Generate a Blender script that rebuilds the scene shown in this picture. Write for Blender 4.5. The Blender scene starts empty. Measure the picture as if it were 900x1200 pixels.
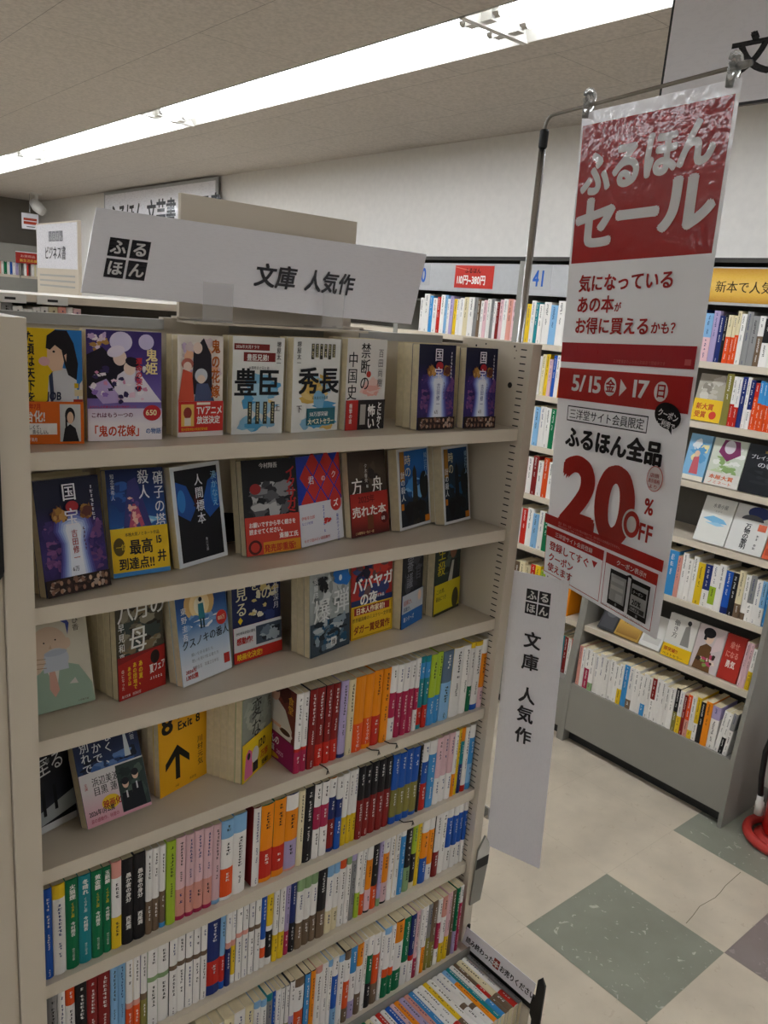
import bpy, math, random
from mathutils import Vector, Matrix
S = bpy.context.scene
COL = S.collection

# ------------------------------------------------------------------ camera
CAMP = Vector((-0.285, -0.9685, 1.926)); FOC = 940.56
_a, _b, _c = 0.7157, -0.2463, 0.0809
_f = Vector((math.sin(_a)*math.cos(_b), math.cos(_a)*math.cos(_b), math.sin(_b)))
_r0 = Vector((math.cos(_a), -math.sin(_a), 0)); _u0 = _r0.cross(_f)
_r = _r0*math.cos(_c) + _u0*math.sin(_c); _u = -_r0*math.sin(_c) + _u0*math.cos(_c)
cam = bpy.data.cameras.new('camera'); camo = bpy.data.objects.new('camera', cam); COL.objects.link(camo)
camo.matrix_world = Matrix(((_r.x, _u.x, -_f.x, CAMP.x), (_r.y, _u.y, -_f.y, CAMP.y), (_r.z, _u.z, -_f.z, CAMP.z), (0, 0, 0, 1)))
cam.sensor_fit = 'VERTICAL'; cam.sensor_height = 36.0; cam.lens = FOC/1200*36.0
cam.clip_start = 0.02; cam.clip_end = 60
S.camera = camo

# ------------------------------------------------------------------ world, exposure
w = bpy.data.worlds.new('world'); S.world = w; w.use_nodes = True
w.node_tree.nodes['Background'].inputs[0].default_value = (0.9, 0.92, 1, 1)
w.node_tree.nodes['Background'].inputs[1].default_value = 0.15
S.view_settings.view_transform = 'Standard'; S.view_settings.look = 'None'
S.view_settings.gamma = 1.0; S.view_settings.use_curve_mapping = False
S.view_settings.exposure = 0.40
TUBE = 15.0          # emission of the fluorescent tubes
try:
    S.cycles.use_denoising = True
    S.cycles.max_bounces = 8
    S.cycles.sample_clamp_indirect = 8
except Exception:
    pass

# ------------------------------------------------------------------ geometry helpers
def ray(x, y):
    return _f + _r*((x-450)/FOC) - _u*((y-600)/FOC)
def on(ax, val, x, y):
    """where the sight line of a point of the photograph meets the plane axis = val"""
    d = ray(x, y); return CAMP + d*((val-CAMP[ax])/d[ax])
def lin(h):
    v = [int(h[i:i+2], 16)/255 for i in (0, 2, 4)]
    return tuple((c/12.92 if c <= .04045 else ((c+.055)/1.055)**2.4) for c in v)
def jit(c, rnd, a=.06):
    k = 1+rnd.uniform(-a, a); return tuple(min(.95, x*k) for x in c)

# ------------------------------------------------------------------ materials (all procedural)
def mat(name, color, rough=.5, metal=0, noise=0, nscale=40, bump=0, spec=.5, coat=0, trans=0, alpha=1):
    m = bpy.data.materials.new(name); m.use_nodes = True
    nt = m.node_tree; p = nt.nodes['Principled BSDF']
    if isinstance(color, str): color = lin(color)
    p.inputs['Base Color'].default_value = (*color, 1); p.inputs['Roughness'].default_value = rough
    p.inputs['Metallic'].default_value = metal; p.inputs['Specular IOR Level'].default_value = spec
    p.inputs['Coat Weight'].default_value = coat; p.inputs['Transmission Weight'].default_value = trans
    p.inputs['Alpha'].default_value = alpha
    if noise or bump:
        tc = nt.nodes.new('ShaderNodeTexCoord'); nz = nt.nodes.new('ShaderNodeTexNoise')
        nz.inputs['Scale'].default_value = nscale; nz.inputs['Detail'].default_value = 3
        nt.links.new(tc.outputs['Object'], nz.inputs['Vector'])
        if noise:
            mr = nt.nodes.new('ShaderNodeMapRange'); mr.inputs[1].default_value = .3; mr.inputs[2].default_value = .7
            mr.inputs[3].default_value = 1-noise; mr.inputs[4].default_value = 1+noise
            mx = nt.nodes.new('ShaderNodeVectorMath'); mx.operation = 'SCALE'; mx.inputs[0].default_value = color
            nt.links.new(nz.outputs['Fac'], mr.inputs[0]); nt.links.new(mr.outputs[0], mx.inputs['Scale'])
            nt.links.new(mx.outputs[0], p.inputs['Base Color'])
        if bump:
            bp = nt.nodes.new('ShaderNodeBump'); bp.inputs['Strength'].default_value = bump; bp.inputs['Distance'].default_value = .002
            nt.links.new(nz.outputs['Fac'], bp.inputs['Height']); nt.links.new(bp.outputs[0], p.inputs['Normal'])
    return m
def ink_mat(name, rough, coat=0, bump=0, bscale=30, dist=.004, translucent=0):
    """printed paper: the printed colours travel with the mesh"""
    m = bpy.data.materials.new(name); m.use_nodes = True; nt = m.node_tree; p = nt.nodes['Principled BSDF']
    at = nt.nodes.new('ShaderNodeAttribute'); at.attribute_name = 'ink'
    nz = nt.nodes.new('ShaderNodeTexNoise'); nz.inputs['Scale'].default_value = 60
    mr = nt.nodes.new('ShaderNodeMapRange'); mr.inputs[3].default_value = rough*.8; mr.inputs[4].default_value = rough*1.2
    nt.links.new(nz.outputs['Fac'], mr.inputs[0]); nt.links.new(mr.outputs[0], p.inputs['Roughness'])
    nt.links.new(at.outputs['Color'], p.inputs['Base Color'])
    p.inputs['Coat Weight'].default_value = coat; p.inputs['Coat Roughness'].default_value = .08
    p.inputs['Specular IOR Level'].default_value = .22
    if bump:
        tc = nt.nodes.new('ShaderNodeTexCoord')
        n2 = nt.nodes.new('ShaderNodeTexNoise'); n2.inputs['Scale'].default_value = bscale; n2.inputs['Detail'].default_value = 2
        b = nt.nodes.new('ShaderNodeBump'); b.inputs['Strength'].default_value = bump; b.inputs['Distance'].default_value = dist
        nt.links.new(tc.outputs['Object'], n2.inputs['Vector'])
        nt.links.new(n2.outputs['Fac'], b.inputs['Height']); nt.links.new(b.outputs[0], p.inputs['Normal'])
        nt.links.new(b.outputs[0], p.inputs['Coat Normal'])
    if translucent:
        tr = nt.nodes.new('ShaderNodeBsdfTranslucent'); nt.links.new(at.outputs['Color'], tr.inputs['Color'])
        mx = nt.nodes.new('ShaderNodeMixShader'); mx.inputs[0].default_value = translucent
        nt.links.new(p.outputs[0], mx.inputs[1]); nt.links.new(tr.outputs[0], mx.inputs[2])
        nt.links.new(mx.outputs[0], nt.nodes['Material Output'].inputs[0])
    return m
M = {}
M['ink'] = ink_mat('printed_cover', .42)
M['sign'] = ink_mat('laminated_sign', .28, coat=.3, bump=.15, bscale=14)
M['banner'] = ink_mat('laminated_banner', .3, coat=.6, bump=.4, bscale=42, dist=.003, translucent=.42)
M['beige'] = mat('beige_painted_steel', 'd3c8b6', .3, noise=.02, nscale=8)
M['graystrip'] = mat('grey_plastic_strip', 'b0afab', .5, noise=.03)
M['greysteel'] = mat('grey_painted_steel', '8f8d86', .45, noise=.03, nscale=6)
M['lightgrey'] = mat('light_grey_panel', 'aeb0b2', .5, noise=.03)
M['slot'] = mat('dark_slot', '2a2723', .9, noise=.02)
M['page'] = mat('book_paper', 'd9cba8', .85, noise=.07, nscale=90)
M['chrome'] = mat('chrome', 'c8c8c8', .22, 1, noise=.03)
M['steelrod'] = mat('rod_steel', '8c8780', .35, 1, noise=.03)
M['black'] = mat('black_plastic', '1b1b1c', .45, noise=.05)
M['acryl'] = mat('clear_acrylic', 'f4f6f6', .12, noise=.01, trans=.75)
M['clip'] = mat('clear_clip_plastic', 'e8e8ea', .15, noise=.01, alpha=.22)
M['red'] = mat('red_enamel', 'b01c14', .25, coat=.5, noise=.03)
M['redplastic'] = mat('red_plastic', 'b8342c', .5, noise=.06)
M['white'] = mat('white_plastic', 'd8d6d0', .45, noise=.02)
M['fixture'] = mat('white_enamel', 'e6e4de', .4, noise=.02)
M['dark'] = mat('dark_back_panel', '57534b', .6, noise=.05)
M['wallp'] = mat('wallpaper', 'e0dcd6', .85, noise=.03, nscale=25, bump=.25)
M['wallf'] = mat('dim_far_wall', '7a7469', .85, noise=.04, nscale=12)  # far wall: the dimness of the unlit end is put into this colour
M['darkwood'] = mat('dark_fascia', '2e2b27', .6, noise=.05)
def tube_mat():
    m = bpy.data.materials.new('fluorescent_tube'); m.use_nodes = True; nt = m.node_tree
    p = nt.nodes['Principled BSDF']; p.inputs['Base Color'].default_value = (.9, .9, .9, 1)
    p.inputs['Emission Color'].default_value = (.93, .975, 1.04, 1); p.inputs['Emission Strength'].default_value = TUBE
    return m
M['tube'] = tube_mat()
def ceil_mat():
    m = mat('ceiling_board', 'd4ccc3', .95); nt = m.node_tree; p = nt.nodes['Principled BSDF']
    tc = nt.nodes.new('ShaderNodeTexCoord')
    br = nt.nodes.new('ShaderNodeTexBrick'); br.inputs['Scale'].default_value = 1
    br.inputs['Brick Width'].default_value = .91; br.inputs['Row Height'].default_value = .455
    br.inputs['Mortar Size'].default_value = .0016; br.offset = .5
    a = lin('d4ccc3'); br.inputs['Color1'].default_value = (*a, 1); br.inputs['Color2'].default_value = (*[x*.985 for x in a], 1)
    br.inputs['Mortar'].default_value = (*[x*.55 for x in a], 1)
    mp = nt.nodes.new('ShaderNodeMapping'); mp.inputs['Rotation'].default_value = (0, 0, math.pi/2); mp.inputs['Location'].default_value = (.2, .13, 0)
    nt.links.new(tc.outputs['Object'], mp.inputs[0]); nt.links.new(mp.outputs[0], br.inputs['Vector'])
    nz = nt.nodes.new('ShaderNodeTexNoise'); nz.inputs['Scale'].default_value = 70; nz.inputs['Detail'].default_value = 4
    nt.links.new(tc.outputs['Object'], nz.inputs['Vector'])
    mr = nt.nodes.new('ShaderNodeMapRange'); mr.inputs[1].default_value = .35; mr.inputs[2].default_value = .62
    mr.inputs[3].default_value = .86; mr.inputs[4].default_value = 1.03
    nt.links.new(nz.outputs['Fac'], mr.inputs[0])
    vm = nt.nodes.new('ShaderNodeVectorMath'); vm.operation = 'SCALE'
    nt.links.new(br.outputs['Color'], vm.inputs[0]); nt.links.new(mr.outputs[0], vm.inputs['Scale'])
    nt.links.new(vm.outputs[0], p.inputs['Base Color'])
    return m
M['ceil'] = ceil_mat()
def tile_mat(name, col, fleck, amt):
    m = mat(name, col, .38); nt = m.node_tree; p = nt.nodes['Principled BSDF']
    tc = nt.nodes.new('ShaderNodeTexCoord')
    n1 = nt.nodes.new('ShaderNodeTexNoise'); n1.inputs['Scale'].default_value = 5; n1.inputs['Detail'].default_value = 5
    n2 = nt.nodes.new('ShaderNodeTexNoise'); n2.inputs['Scale'].default_value = 34; n2.inputs['Detail'].default_value = 2; n2.inputs['Distortion'].default_value = 1.2
    nt.links.new(tc.outputs['Object'], n1.inputs['Vector']); nt.links.new(tc.outputs['Object'], n2.inputs['Vector'])
    r = nt.nodes.new('ShaderNodeMapRange'); r.inputs[1].default_value = .3; r.inputs[2].default_value = .7; r.inputs[3].default_value = .86; r.inputs[4].default_value = 1.1
    nt.links.new(n1.outputs['Fac'], r.inputs[0])
    sc = nt.nodes.new('ShaderNodeVectorMath'); sc.operation = 'SCALE'; sc.inputs[0].default_value = lin(col)
    nt.links.new(r.outputs[0], sc.inputs['Scale'])
    r2 = nt.nodes.new('ShaderNodeMapRange'); r2.inputs[1].default_value = .66; r2.inputs[2].default_value = .72; r2.inputs[3].default_value = 0; r2.inputs[4].default_value = amt
    nt.links.new(n2.outputs['Fac'], r2.inputs[0])
    mx = nt.nodes.new('ShaderNodeMix'); mx.data_type = 'RGBA'
    nt.links.new(r2.outputs[0], mx.inputs['Factor']); nt.links.new(sc.outputs[0], mx.inputs[6]); mx.inputs[7].default_value = (*lin(fleck), 1)
    nt.links.new(mx.outputs[2], p.inputs['Base Color'])
    return m
M['tile_a'] = tile_mat('beige_floor_tile', 'cbbfac', 'b8a892', .5)
M['tile_g'] = tile_mat('green_floor_tile', '8b8d7f', 'c8c6ba', .8)
M['tile_p'] = tile_mat('mauve_floor_tile', '877c79', 'a89c98', .6)
M['seam'] = mat('tile_seam', 'b3a793', .7, noise=.05)
M['crack'] = mat('floor_crack', '7d7563', .9, noise=.05)

# ------------------------------------------------------------------ mesh builder with printed colours
class MB:
    def __init__(s): s.v = []; s.f = []; s.c = []; s.m = []; s.mats = []
    def mi(s, m):
        if m not in s.mats: s.mats.append(m)
        return s.mats.index(m)
    def face(s, pts, m, col=(.8, .8, .8)):
        b = len(s.v); s.v += [tuple(p) for p in pts]; s.f.append(tuple(range(b, b+len(pts))))
        s.c.append(col); s.m.append(s.mi(m))
    def box(s, x0, x1, y0, y1, z0, z1, m, col=(.8, .8, .8), xf=None):
        P = [Vector((x, y, z)) for x in (x0, x1) for y in (y0, y1) for z in (z0, z1)]
        if xf: P = [xf @ p for p in P]
        b = len(s.v); s.v += [tuple(p) for p in P]
        for q in ((0, 1, 3, 2), (4, 6, 7, 5), (0, 4, 5, 1), (2, 3, 7, 6), (0, 2, 6, 4), (1, 5, 7, 3)):
            s.f.append(tuple(b+i for i in q)); s.c.append(col); s.m.append(s.mi(m))
    def prism(s, poly, ax, a0, a1, m, col=(.8, .8, .8)):
        """polygon in the two other axes, extruded along ax"""
        def mk(p, a):
            l = list(p); l.insert(ax, a); return tuple(l)
        n = len(poly); b = len(s.v)
        s.v += [mk(p, a0) for p in poly]+[mk(p, a1) for p in poly]
        fs = [tuple(range(b, b+n)), tuple(range(b+2*n-1, b+n-1, -1))]+[(b+i, b+n+i, b+n+(i+1) % n, b+(i+1) % n) for i in range(n)]
        for q in fs: s.f.append(q); s.c.append(col); s.m.append(s.mi(m))
    def tube(s, pts, r, m, n=10, col=(.8, .8, .8), cap=True):
        pts = [Vector(p) for p in pts]; rr = r if isinstance(r, (list, tuple)) else [r]*len(pts)
        b = len(s.v); up = None
        for i, p in enumerate(pts):
            t = (pts[min(i+1, len(pts)-1)]-pts[max(i-1, 0)]).normalized()
            if up is None: up = t.orthogonal().normalized()
            up = (up-t*up.dot(t)).normalized(); bi = t.cross(up)
            for k in range(n):
                a = 2*math.pi*k/n; s.v.append(tuple(p+(up*math.cos(a)+bi*math.sin(a))*rr[i]))
        for i in range(len(pts)-1):
            for k in range(n):
                s.f.append((b+i*n+k, b+i*n+(k+1) % n, b+(i+1)*n+(k+1) % n, b+(i+1)*n+k)); s.c.append(col); s.m.append(s.mi(m))
        if cap:
            s.f.append(tuple(range(b+n-1, b-1, -1))); s.c.append(col); s.m.append(s.mi(m))
            e = b+(len(pts)-1)*n; s.f.append(tuple(range(e, e+n))); s.c.append(col); s.m.append(s.mi(m))
    def build(s, name, parent=None, bevel=0, smooth=False, loc=None):
        me = bpy.data.meshes.new(name); me.from_pydata(s.v, [], s.f)
        for m in s.mats: me.materials.append(m)
        me.polygons.foreach_set('material_index', s.m)
        at = me.color_attributes.new('ink', 'FLOAT_COLOR', 'CORNER'); buf = []
        for p, c in zip(s.f, s.c):
            if isinstance(c[0], (tuple, list)):
                for k in range(len(p)): buf += [*c[k], 1]
            else: buf += [*c, 1]*len(p)
        at.data.foreach_set('color', buf)
        if smooth: me.polygons.foreach_set('use_smooth', [True]*len(me.polygons))
        me.update()
        o = bpy.data.objects.new(name, me); COL.objects.link(o)
        if parent: o.parent = parent
        if loc: o.location = loc
        if bevel:
            b = o.modifiers.new('bevel', 'BEVEL'); b.width = bevel; b.segments = 2; b.limit_method = 'ANGLE'
        return o
def tag(o, label, cat, group=None):
    o['label'] = label; o['category'] = cat
    if group: o['group'] = group
    return o
def struct(o): o['kind'] = 'structure'; return o
def thing(name, label, cat, loc=(0, 0, 0), rz=0, group=None):
    o = bpy.data.objects.new(name, None); COL.objects.link(o); o.empty_display_size = .05
    o.location = loc; o.rotation_euler = (0, 0, rz)
    return tag(o, label, cat, group)
ONES = ['', 'first', 'second', 'third', 'fourth', 'fifth', 'sixth', 'seventh', 'eighth', 'ninth', 'tenth', 'eleventh', 'twelfth', 'thirteenth', 'fourteenth', 'fifteenth', 'sixteenth', 'seventeenth', 'eighteenth', 'nineteenth']
TENS = {2: ('twentieth', 'twenty-'), 3: ('thirtieth', 'thirty-'), 4: ('fortieth', 'forty-'), 5: ('fiftieth', 'fifty-'), 6: ('sixtieth', 'sixty-'), 7: ('seventieth', 'seventy-')}
def ordn(i):
    if i < 20: return ONES[i]
    t = TENS[i//10]; return t[0] if i % 10 == 0 else t[1]+ONES[i % 10]

# ------------------------------------------------------------------ glyphs (built-in typeface)
GLY = {}
def glyph(ch, off):
    """outline of one character, made once and kept"""
    if (ch, off) not in GLY:
        c = bpy.data.curves.new('g', 'FONT'); c.body = ch; c.offset = off; c.resolution_u = 8 if ch in '20ふるほんセール' else 3
        o = bpy.data.objects.new('g', c); me = bpy.data.meshes.new_from_object(o)
        vs = [(v.co.x, v.co.y) for v in me.vertices]; fs = [tuple(p.vertices) for p in me.polygons]
        x1 = max([v[0] for v in vs] or [0])
        GLY[(ch, off)] = (vs, fs, 1.0 if ord(ch) > 0x2000 else x1+.07)
        bpy.data.objects.remove(o); bpy.data.meshes.remove(me); bpy.data.curves.remove(c)
    return GLY[(ch, off)]

# ------------------------------------------------------------------ flat artwork on a surface
class Art:
    """draws printed shapes: fn(u, v, lift) gives the place of a printed point"""
    def __init__(s, mb, fn, m, step=.00003):
        s.mb, s.fn, s.m, s.L, s.step = mb, fn, m, 1, step
    def nxt(s): s.L += 1
    def poly(s, pts, col):
        s.mb.face([s.fn(u, v, s.L*s.step) for u, v in pts], s.m, col)
    def rect(s, u0, v0, u1, v1, col, nx=1, ny=1):
        for i in range(nx):
            for j in range(ny):
                a, b = u0+(u1-u0)*i/nx, u0+(u1-u0)*(i+1)/nx; c, d = v0+(v1-v0)*j/ny, v0+(v1-v0)*(j+1)/ny
                s.poly([(a, c), (b, c), (b, d), (a, d)], col)
        s.nxt()
    def grad(s, u0, v0, u1, v1, stops):
        n = len(stops)-1
        for j in range(n):
            a, b = v0+(v1-v0)*j/n, v0+(v1-v0)*(j+1)/n; c0, c1 = stops[j], stops[j+1]
            s.mb.face([s.fn(u, v, s.L*s.step) for u, v in ((u0, a), (u1, a), (u1, b), (u0, b))], s.m, (c0, c0, c1, c1))
        s.nxt()
    def ell(s, u, v, a, b, col, n=20, rot=0, t0=0, t1=2*math.pi):
        c, d = math.cos(rot), math.sin(rot); P = []
        full = abs(t1-t0-2*math.pi) < 1e-6
        for k in range(n if full else n+1):
            t = t0+(t1-t0)*k/n; x, y = a*math.cos(t), b*math.sin(t); P.append((u+x*c-y*d, v+x*d+y*c))
        s.poly(P, col); s.nxt()
    def blob(s, u, v, a, b, col, rnd, n=14, rough=.3):
        P = []
        for k in range(n):
            t = 2*math.pi*k/n; q = 1+rnd.uniform(-rough, rough); P.append((u+a*q*math.cos(t), v+b*q*math.sin(t)))
        s.poly(P, col); s.nxt()
    def blobs(s, u0, v0, u1, v1, n, a, b, cols, seed):
        rnd = random.Random(seed)
        for _ in range(n):
            s.blob(rnd.uniform(u0+a, u1-a) if u1-u0 > 2*a else (u0+u1)/2, rnd.uniform(v0+b, v1-b) if v1-v0 > 2*b else (v0+v1)/2,
                   a*rnd.uniform(.3, 1), b*rnd.uniform(.3, 1), rnd.choice(cols), rnd)
    def frame(s, u0, v0, u1, v1, t, col):
        for q in ((u0, v0, u1, v0+t), (u0, v1-t, u1, v1), (u0, v0+t, u0+t, v1-t), (u1-t, v0+t, u1, v1-t)):
            s.poly([(q[0], q[1]), (q[2], q[1]), (q[2], q[3]), (q[0], q[3])], col)
        s.nxt()
    def text(s, u, v, size, st, col, vert=False, bold=1, sx=1.0, gap=1.0, center=False, slant=0, rot=0):
        """u, v: lower left of the line (horizontal) or top left of the column (vertical)"""
        cr, sr = math.cos(rot), math.sin(rot)
        sh = ((0, 0),) if bold == 0 else (((-.014, 0), (.014, 0)) if bold == 1 else ((-.026, -.02), (.026, -.02), (-.026, .02), (.026, .02)) if bold == 2 else tuple((.05*math.cos(k*math.pi/4), .042*math.sin(k*math.pi/4)) for k in range(8)))
        def adv(ch): return .35 if ch == ' ' else (1.0 if ch == '\u3000' else glyph(ch, 0)[2])
        if center and not vert:
            u -= sum(adv(c) for c in st)*size*sx*gap/2
        x = y = 0
        for ch in st:
            if ch in ' \u3000':
                if vert: y -= adv(ch)*size*gap
                else: x += adv(ch)*size*sx*gap
                continue
            vs, fs, ad = glyph(ch, 0)
            turn = vert and ch == 'ー'
            for q, (dx, dy) in enumerate(sh):
                P = []
                for (a, b) in vs:
                    if turn: a, b = .5+(b-.36)*-1, .36+(a-.5)*-1
                    a += dx; b += dy
                    px = x+a*size*sx+b*slant*size; py = y+(b-.88 if vert else b)*size
                    P.append(s.fn(u+px*cr-py*sr, v+px*sr+py*cr, s.L*s.step+q*s.step*.2))
                b0 = len(s.mb.v); s.mb.v += [tuple(p) for p in P]; mi = s.mb.mi(s.m)
                for f in fs: s.mb.f.append(tuple(b0+i for i in f)); s.mb.c.append(col); s.mb.m.append(mi)
            if vert: y -= size*gap
            else: x += ad*size*sx*gap
        s.nxt()
    def marks(s, u, v, w, size, n, col, rnd, vert=True):
        """small printed characters too small to read: a column or line of short strokes"""
        for k in range(n):
            if rnd.random() < .08: continue
            cu, cv = (u, v-k*size*1.12) if vert else (u+k*size*1.12, v)
            for q in range(2):
                a = rnd.uniform(-.4, .1)*w; b = rnd.uniform(.2, .45)*w; t = size*rnd.uniform(.12, .22)
                y = cv-size*(.25+.45*q)
                s.poly([(cu+a, y-t), (cu+b, y-t), (cu+b, y), (cu+a, y)], col)
            a = rnd.uniform(-.2, .15)*w; t = w*.11
            s.poly([(cu+a-t, cv-size*.88), (cu+a+t, cv-size*.88), (cu+a+t, cv-size*.12), (cu+a-t, cv-size*.12)], col)
        s.nxt()

# ================================================================== the room
XW, YF, ZC = 3.04, 9.6, 2.85
X0, Y0 = -4.2, -4.6
def slab(name, b, m):
    q = MB(); q.box(*b, m); return struct(q.build(name))
TX, TY, TS = 1.619, .3435, .4516
fl = MB(); fl.box(X0-.1, XW+.1, Y0-.1, YF+.1, -.1, -.0008, M['seam'])
def tidx(x, y):
    p = on(2, 0, x, y); return (math.floor((p.x-TX)/TS), math.floor((p.y-TY)/TS))
special = {tidx(740, 1110): 'tile_g', tidx(893, 1100): 'tile_p', tidx(860, 990): 'tile_g'}
_rt = random.Random(5)
for i in range(-13, 4):
    for j in range(-12, 21):
        a, b = TX+i*TS, TY+j*TS
        if a < X0-.2 or b > YF: continue
        k = special.get((i, j), 'tile_a')
        if (i, j) not in special and not (0 <= i <= 2 and -3 <= j <= 4) and _rt.random() < .2: k = _rt.choice(['tile_g', 'tile_p'])
        g = .0005
        fl.face([(a+g, b+g, 0), (min(a+TS-g, XW+.05), b+g, 0), (min(a+TS-g, XW+.05), b+TS-g, 0), (a+g, b+TS-g, 0)], M[k])
ck = [on(2, .0003, *p) for p in ((868, 1022), (859, 1030), (850, 1038), (844, 1046), (838, 1052), (829, 1057), (820, 1062), (812, 1073), (804, 1082))]
for p, q in zip(ck, ck[1:]):
    d = (q-p).normalized(); s = Vector((-d.y, d.x, 0))*.0012
    fl.face([p-s, p+s, q+s, q-s], M['crack'])
struct(fl.build('floor'))
ROWX, HW = (1.845, -.55, -2.945), .156
ENDS = [-3.78, -1.33, 1.12, 3.57, 6.02, 8.47]
ROWK = {1.845: range(0, 5), -.55: range(2, 5), -2.945: range(0, 4)}
q = MB(); xs = sorted([X0-.1]+[x+s_*HW for x in ROWX for s_ in (-1, 1)]+[XW+.1])
for k in range(0, len(xs), 2): q.box(xs[k], xs[k+1], Y0-.1, YF+.1, ZC, ZC+.12, M['ceil'])
for x in ROWX:
    ks = list(ROWK[x])
    q.box(x-HW, x+HW, Y0-.1, ENDS[ks[0]], ZC, ZC+.12, M['ceil']); q.box(x-HW, x+HW, ENDS[ks[-1]+1], YF+.1, ZC, ZC+.12, M['ceil'])
struct(q.build('ceiling'))
slab('wall_right', (XW, XW+.1, Y0, YF, 0, ZC), M['wallp'])
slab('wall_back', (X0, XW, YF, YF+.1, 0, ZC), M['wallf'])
slab('wall_left', (X0-.1, X0, Y0, YF, 0, ZC), M['wallp'])
slab('wall_front', (X0, XW, Y0-.1, Y0, 0, ZC), M['wallp'])
q = MB(); q.box(XW-.012, XW, Y0, YF, 0, .075, M['greysteel']); struct(q.build('baseboard_right'))

# ------------------------------------------------------------------ fluorescent fixtures
def fixture(x, y0, y1, label):
    t = thing('ceiling_light', label, 'ceiling light', (x, (y0+y1)/2, ZC), 0, 'fluorescent ceiling lights')
    L = (y1-y0)/2-.001; h = HW-.002
    b = MB()
    b.prism([(-h, -.003), (-h, .0), (-.10, .098), (.10, .098), (h, 0), (h, -.003), (h-.004, -.003), (.096, .094), (-.096, .094), (-h+.004, -.003)], 1, -L, L, M['fixture'])
    b.build('housing', t)
    for e in (-1, 1):
        q_ = MB(); q_.prism([(-h, -.006), (h, -.006), (h, 0), (.10, .094), (-.10, .094), (-h, 0)], 1, e*L, e*(L-.012), M['fixture']); q_.build('end_plate', t)
    for sx in (-.066, .066):
        tb = MB(); tb.tube([(sx, -L+.075, .022), (sx, L-.075, .022)], .0165, M['tube'], 12); tb.build('tube', t)
        for e in (-1, 1):
            s = MB(); s.box(sx-.017, sx+.017, e*(L-.036)-.022, e*(L-.036)+.022, .0, .09, M['white'])
            s.tube([(sx, e*(L-.058), .022), (sx, e*(L-.088), .022)], .0175, M['chrome'], 10); s.build('lamp_holder', t)
nm = ['behind the camera', 'nearest the hanging sign', 'second from the right', 'third from the right', 'farthest, at the left frame edge']
for k in ROWK[1.845]: fixture(1.845, ENDS[k], ENDS[k+1], 'recessed twin tube ceiling light in the visible row, '+nm[k])
for n_, k in enumerate(ROWK[-.55]): fixture(-.55, ENDS[k], ENDS[k+1], 'recessed twin tube ceiling light in the row left of the visible one, %s along' % ordn(n_+1))
for n_, k in enumerate(ROWK[-2.945]): fixture(-2.945, ENDS[k], ENDS[k+1], 'unseen twin tube ceiling light added at left for side light, %s along' % ordn(n_+1))  # out-of-view row, added to brighten the surfaces that face left

# ================================================================== the main bookcase
ZS = [1.7312, 1.5368, 1.3536, 1.1593, .9718, .7929]
ZB, ZT, YB = .600, 1.886, .155
bc = thing('bookcase', 'beige steel bookcase of paperbacks under the white sign board', 'bookcase', (0, 0, 0))
def upright(x0, x1, inner, y0=-.010):
    b = MB(); b.box(x0, x1, y0, YB+.012, 0, ZT, M['beige'])
    s = 1 if inner > (x0+x1)/2 else -1
    xi = inner+s*.0004
    z = 1.876
    while z > .6:
        b.face([(xi, .003, z), (xi, .017, z), (xi, .017, z-.0022), (xi, .003, z-.0022)], M['slot']); z -= .0127
    for (y, zz, r) in ((.034, 1.808, .0055), (.033, 1.884-.005, .0022), (.028, 1.872, .0014), (.03, 1.858, .0014), (.105, 1.878, .0018), (.13, 1.873, .0022)):
        b.face([(xi, y+r*math.cos(a*.52), zz+r*math.sin(a*.52)) for a in range(12)], M['slot'])
    return b.build('upright_panel', bc)
upright(-.033, 0, 0)
upright(.872, .897, .872)
for z in ZS:
    b = MB(); b.prism([(0, z), (YB, z), (YB, z-.006), (.002, z-.006), (.002, z-.016), (.012, z-.016), (.012, z-.022), (0, z-.022)], 0, .0005, .8705, M['beige'])
    b.build('shelf', bc)
b = MB(); b.box(0, .872, YB, YB+.012, 0, ZT-.012, M['beige']); b.build('back_panel', bc)
for x0, x1 in ((.002, .238), (.345, .523), (.60, .80)):
    b = MB(); b.box(x0, x1, YB-.004, YB+.014, ZT-.0135, ZT+.001, M['graystrip']); b.build('top_strip', bc)
for x0, x1 in ((.238, .345), (.523, .60)):
    b = MB(); b.box(x0, x1, YB-.002, YB+.013, ZT-.013, ZT+.004, M['beige']); b.build('sign_bracket', bc)
b = MB(); b.box(.0005, .8715, -.0355, YB, ZB-.02, ZB-.0005, M['beige']); b.box(.0005, .8715, -.0385, -.036, ZB-.03, ZB+.006, M['greysteel']); b.build('base_shelf', bc)
b = MB(); b.box(.0005, .8715, -.18, YB, .09, .477, M['beige']); b.box(.0005, .8715, -.15, YB, 0, .09, M['black']); b.build('plinth', bc)
# the neighbouring bay to the left, of which only the front edge of its upright shows
nb = thing('bookcase', 'beige bookcase edge at the extreme left, beyond the main bookcase', 'bookcase', (-.07, 0, 0))
b = MB(); b.box(-.04, .036, -.004, YB, 0, ZT-.003, M['beige']); b.build('upright_panel', nb)
fr = thing('sign_holder', 'black edged sign holder with rounded corners at the left frame edge', 'sign holder', (-.075, -.006, 1.7))
b = MB(); P = []
for cx, cz, a0 in ((.029, .105, 0), (-.07, .105, 90), (-.07, -.105, 180), (.029, -.105, 270)):
    for k in range(4):
        a = math.radians(a0+k*30); P.append((cx+.012*math.cos(a), cz+.012*math.sin(a)))
b.prism(P, 1, -.008, 0, M['black']); b.build('frame', fr)
b = MB(); b.prism([(x*.86-.003, z*.92) for x, z in P], 1, -.0086, -.008, M['dark']); b.build('insert', fr)

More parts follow.
